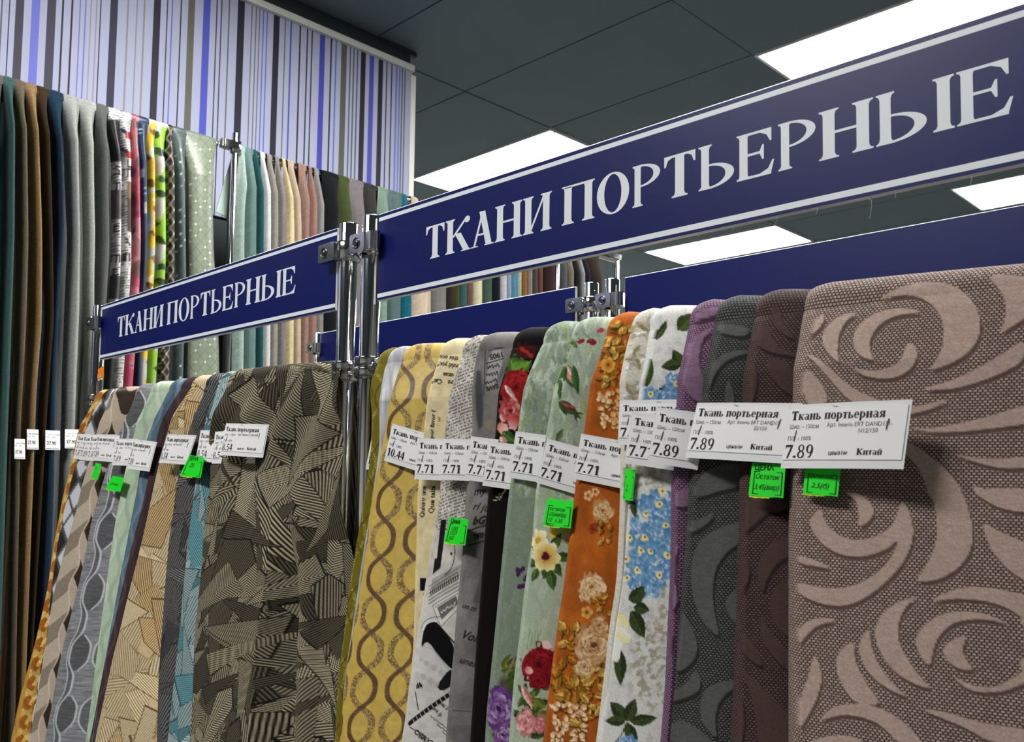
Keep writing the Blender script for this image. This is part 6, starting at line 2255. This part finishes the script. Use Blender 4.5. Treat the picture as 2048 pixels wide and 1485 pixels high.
T(FABL[1], (157, 868), (147, 918), 'leftmost price tag of the front rails, on the ochre fabric', '7.87', A1, .030, .004, rot=.3)
T(FABL[2], (169, 869), (158, 920), 'price tag on the black and white diamond fabric, second from the left', '7.89', A1, .032, .006, rot=.3)
T(FABL[3], (182, 870), (174, 922), 'price tag half covered on the beige and brown wave fabric', '7.89', A1, .034, .008, rot=.3)
T(FABL[4], (196, 869), (185, 921), 'uncovered price tag just left of the streaky grey fabric', '7.89', A1, rl=.022, trx=241, rot=.3)
T(FABL[4], (233, 878), (224, 931), 'price tag reading 7.89 on the streaky grey wave fabric', '7.89', A1, .036, .012, rot=.3)
T(FABL[5], (268, 879), (253, 937), 'price tag reading 7.89 on the pale green wavy fabric', '7.89', A1, .042, .030, w=.074, rot=.3)
T(FABL[8], (336, 869), (317.6, 926), 'price tag reading 8.54 on the beige hatched fabric', '8.54', A1, .040, .028, w=.084, rot=.1)
T(FABL[9], (402, 861), (391.5, 924), 'price tag reading 8.54 on the dark grey hatched fabric', '8.54', A1, .034, .010, rot=.3)
T(FABL[10], (431, 864), (424, 928), 'price tag on the teal hatched fabric, half covered by the next tag', '8.54', A1, .036, .012, rot=.3)
T(FABL[11], (453, 847), (441, 911), 'price tag reading 8.54 on the wide olive hatched fabric', '8.54', ('Арт. Elizabet 12.2021/004', ''), rl=.026, trx=538, rot=.3)


def sticker(info, corners, label, marks, lift=.033, box=True, yellow=True, head=None):
    c = [surf(info, x, y, lift) for x, y in corners]
    nn = np.array([0, -1.0, 0])
    t = empty('green_sticker', tuple(c[0]), label, 'sticker', 'green remnant stickers')

    def fn(x, y, lf=0.0):
        """unit square, y down"""
        return (c[0] * (1 - x) + c[1] * x) * (1 - y) + (c[3] * (1 - x) + c[2] * x) * y + nn * (lf + .001 * math.sin(x * 3))
    def sh(name, x0, x1, y0, y1, lf, m, jag=0):
        n = 6
        vs, fs = [], []
        for i in range(n + 1):
            x = x0 + (x1 - x0) * i / n
            yb = y1 + jag * ((i * 37) % 5 - 2) * .006
            for y in (y0, yb):
                for l_ in (lf, lf - .0003):
                    vs.append(fn(x, y, l_))
        for i in range(n):
            b = i * 4
            fs += [(b, b + 2, b + 6, b + 4), (b + 1, b + 5, b + 7, b + 3), (b, b + 4, b + 5, b + 1), (b + 2, b + 3, b + 7, b + 6)]
        fs += [(0, 1, 3, 2), (n * 4, n * 4 + 2, n * 4 + 3, n * 4 + 1)]
        MB().add(vs, fs).build(name, m, t)
    sh('paper', 0, 1, 0, 1, .0004, m_neon, 1)
    if yellow:
        sh('yellow_edge', .02, .62, .8, 1.045, 0, m_neony, 1)
    f = Flat()
    if box:
        b0, b1, b2, b3 = .12, .25, .93, .92
        f.line([(b0, -b1), (b2, -b1), (b2, -b3), (b0, -b3), (b0, -b1)], .022)
    if head:
        f.text(head, .24, .1, -.2, fat=.015, kx=.9)
    for s, size, x, y in marks:
        f.text(s, size, x, -y, shear=.35, kx=.8)
    f.build('handwriting', m_ink, t, lambda x, y: fn(x, -y, .0008))
    return t


sticker(FAB[15], ((1505, 926), (1572, 930), (1567, 997), (1497, 992)), 'green sticker with handwriting on the plum damask fabric', [('Остаток', .22, .15, .47), ('3,45(вир)', .22, .14, .78)], head='ЦЕНА', lift=.040)
sticker(FAB[16], ((1612, 934), (1682, 938), (1676, 994), (1606, 988)), 'green sticker with handwriting under the largest price tag', [('остаток', .22, .16, .38), ('2,5(б)', .26, .22, .74)], lift=.044)
sticker(FAB[11], ((1251, 938), (1272, 940), (1266, 1003), (1246, 1000)), 'narrow green sticker peeking out beside the white floral fabric', [('2,', .3, .3, .7)], box=True, yellow=False, lift=.034)
sticker(FAB[9], ((1096, 997), (1148, 1003), (1142, 1058), (1086, 1050)), 'green sticker with handwriting on the pale green floral fabric', [('остаток', .19, .16, .42), ('25(вибр)', .2, .16, .62), ('12  1.35', .2, .16, .84), ('20 2,5', .15, .1, 1.0)], lift=.037)
sticker(FAB[5], ((901, 1035), (938, 1040), (931, 1092), (888, 1085)), 'green sticker headed with a price word on the grey newsprint fabric', [('1335', .22, .2, .48), ('1357', .22, .18, .66), ('165', .22, .16, .85)], head='Цена', lift=.037)
sticker(FABL[9], ((380, 910), (409, 916), (402, 957), (360, 951)), 'green sticker hanging loose over the dark grey hatched fabric', [('25', .3, .3, .55)], head='ЦЕНА', lift=.034, box=True)
sticker(FABL[4], ((226, 952), (249, 956), (241, 985), (211, 978)), 'green sticker curled on the streaky grey wave fabric', [('25/вир', .22, .2, .6)], lift=.034, box=False)
sticker(FABL[3], ((192, 926), (203, 929), (196, 960), (183, 957)), 'smallest green sticker, on the beige and brown wave fabric', [('25', .3, .2, .4)], lift=.032, box=False)

# small tags on the tall rail
for (x0, y0, x1, y1), lab in (((29, 878, 50, 919), 'small white price tag on the grey brown fabric of the tall rail, lowest of four'), ((54, 859, 77, 900), 'small white price tag on the golden brown fabric of the tall rail'),
                              ((91, 861, 120, 901), 'small white price tag on the navy fabric of the tall rail'), ((130, 859, 160, 898), 'small white price tag on the pale grey fabric of the tall rail')):
    lift = .064
    xo = XRW + .0155 + lift + float(flare(ZRW - 1.6, .03))
    c = [at_x(x, y, xo) for x, y in ((x0, y0), (x1, y0 + 1), (x1 + .5, y1), (x0 - .5, y1 - 1))]
    t = empty('price_tag', tuple(c[0]), lab, 'price tag', 'price tags on the tall rail')
    ex = np.array([1.0, 0, 0])
    fn = lambda x, y, l_=0.0, c=c: (c[0] * (1 - x) + c[1] * x) * (1 - y) + (c[3] * (1 - x) + c[2] * x) * y + ex * l_
    for nm, a, l_, mm in (('backing_card', (0, 1, 0, 1), 0, m_paper2), ('printed_sheet', (.02, .97, .08, .92), .0012, m_paper)):
        q = [fn(a[0], a[2], l_), fn(a[1], a[2], l_), fn(a[1], a[3], l_), fn(a[0], a[3], l_)]
        q2 = [p - ex * .0006 for p in q]
        MB().add(q + q2, [(0, 3, 2, 1), (4, 5, 6, 7)] + [(i, (i + 1) % 4, 4 + (i + 1) % 4, 4 + i) for i in range(4)]).build(nm, mm, t)
    f = Flat()
    f.text('37.90', .26, .08, -.74, fat=.02, kx=1.1)
    f.build('lettering', m_ink, t, lambda x, y, fn=fn: fn(x, -y, .0016), (1, 0, 0))
    f = Flat()
    f.text('Ткань портьерная', .11, .06, -.25)
    f.text('Шир. – 280см', .10, .06, -.38)
    f.build('fine_print', m_grey, t, lambda x, y, fn=fn: fn(x, -y, .0016), (1, 0, 0))
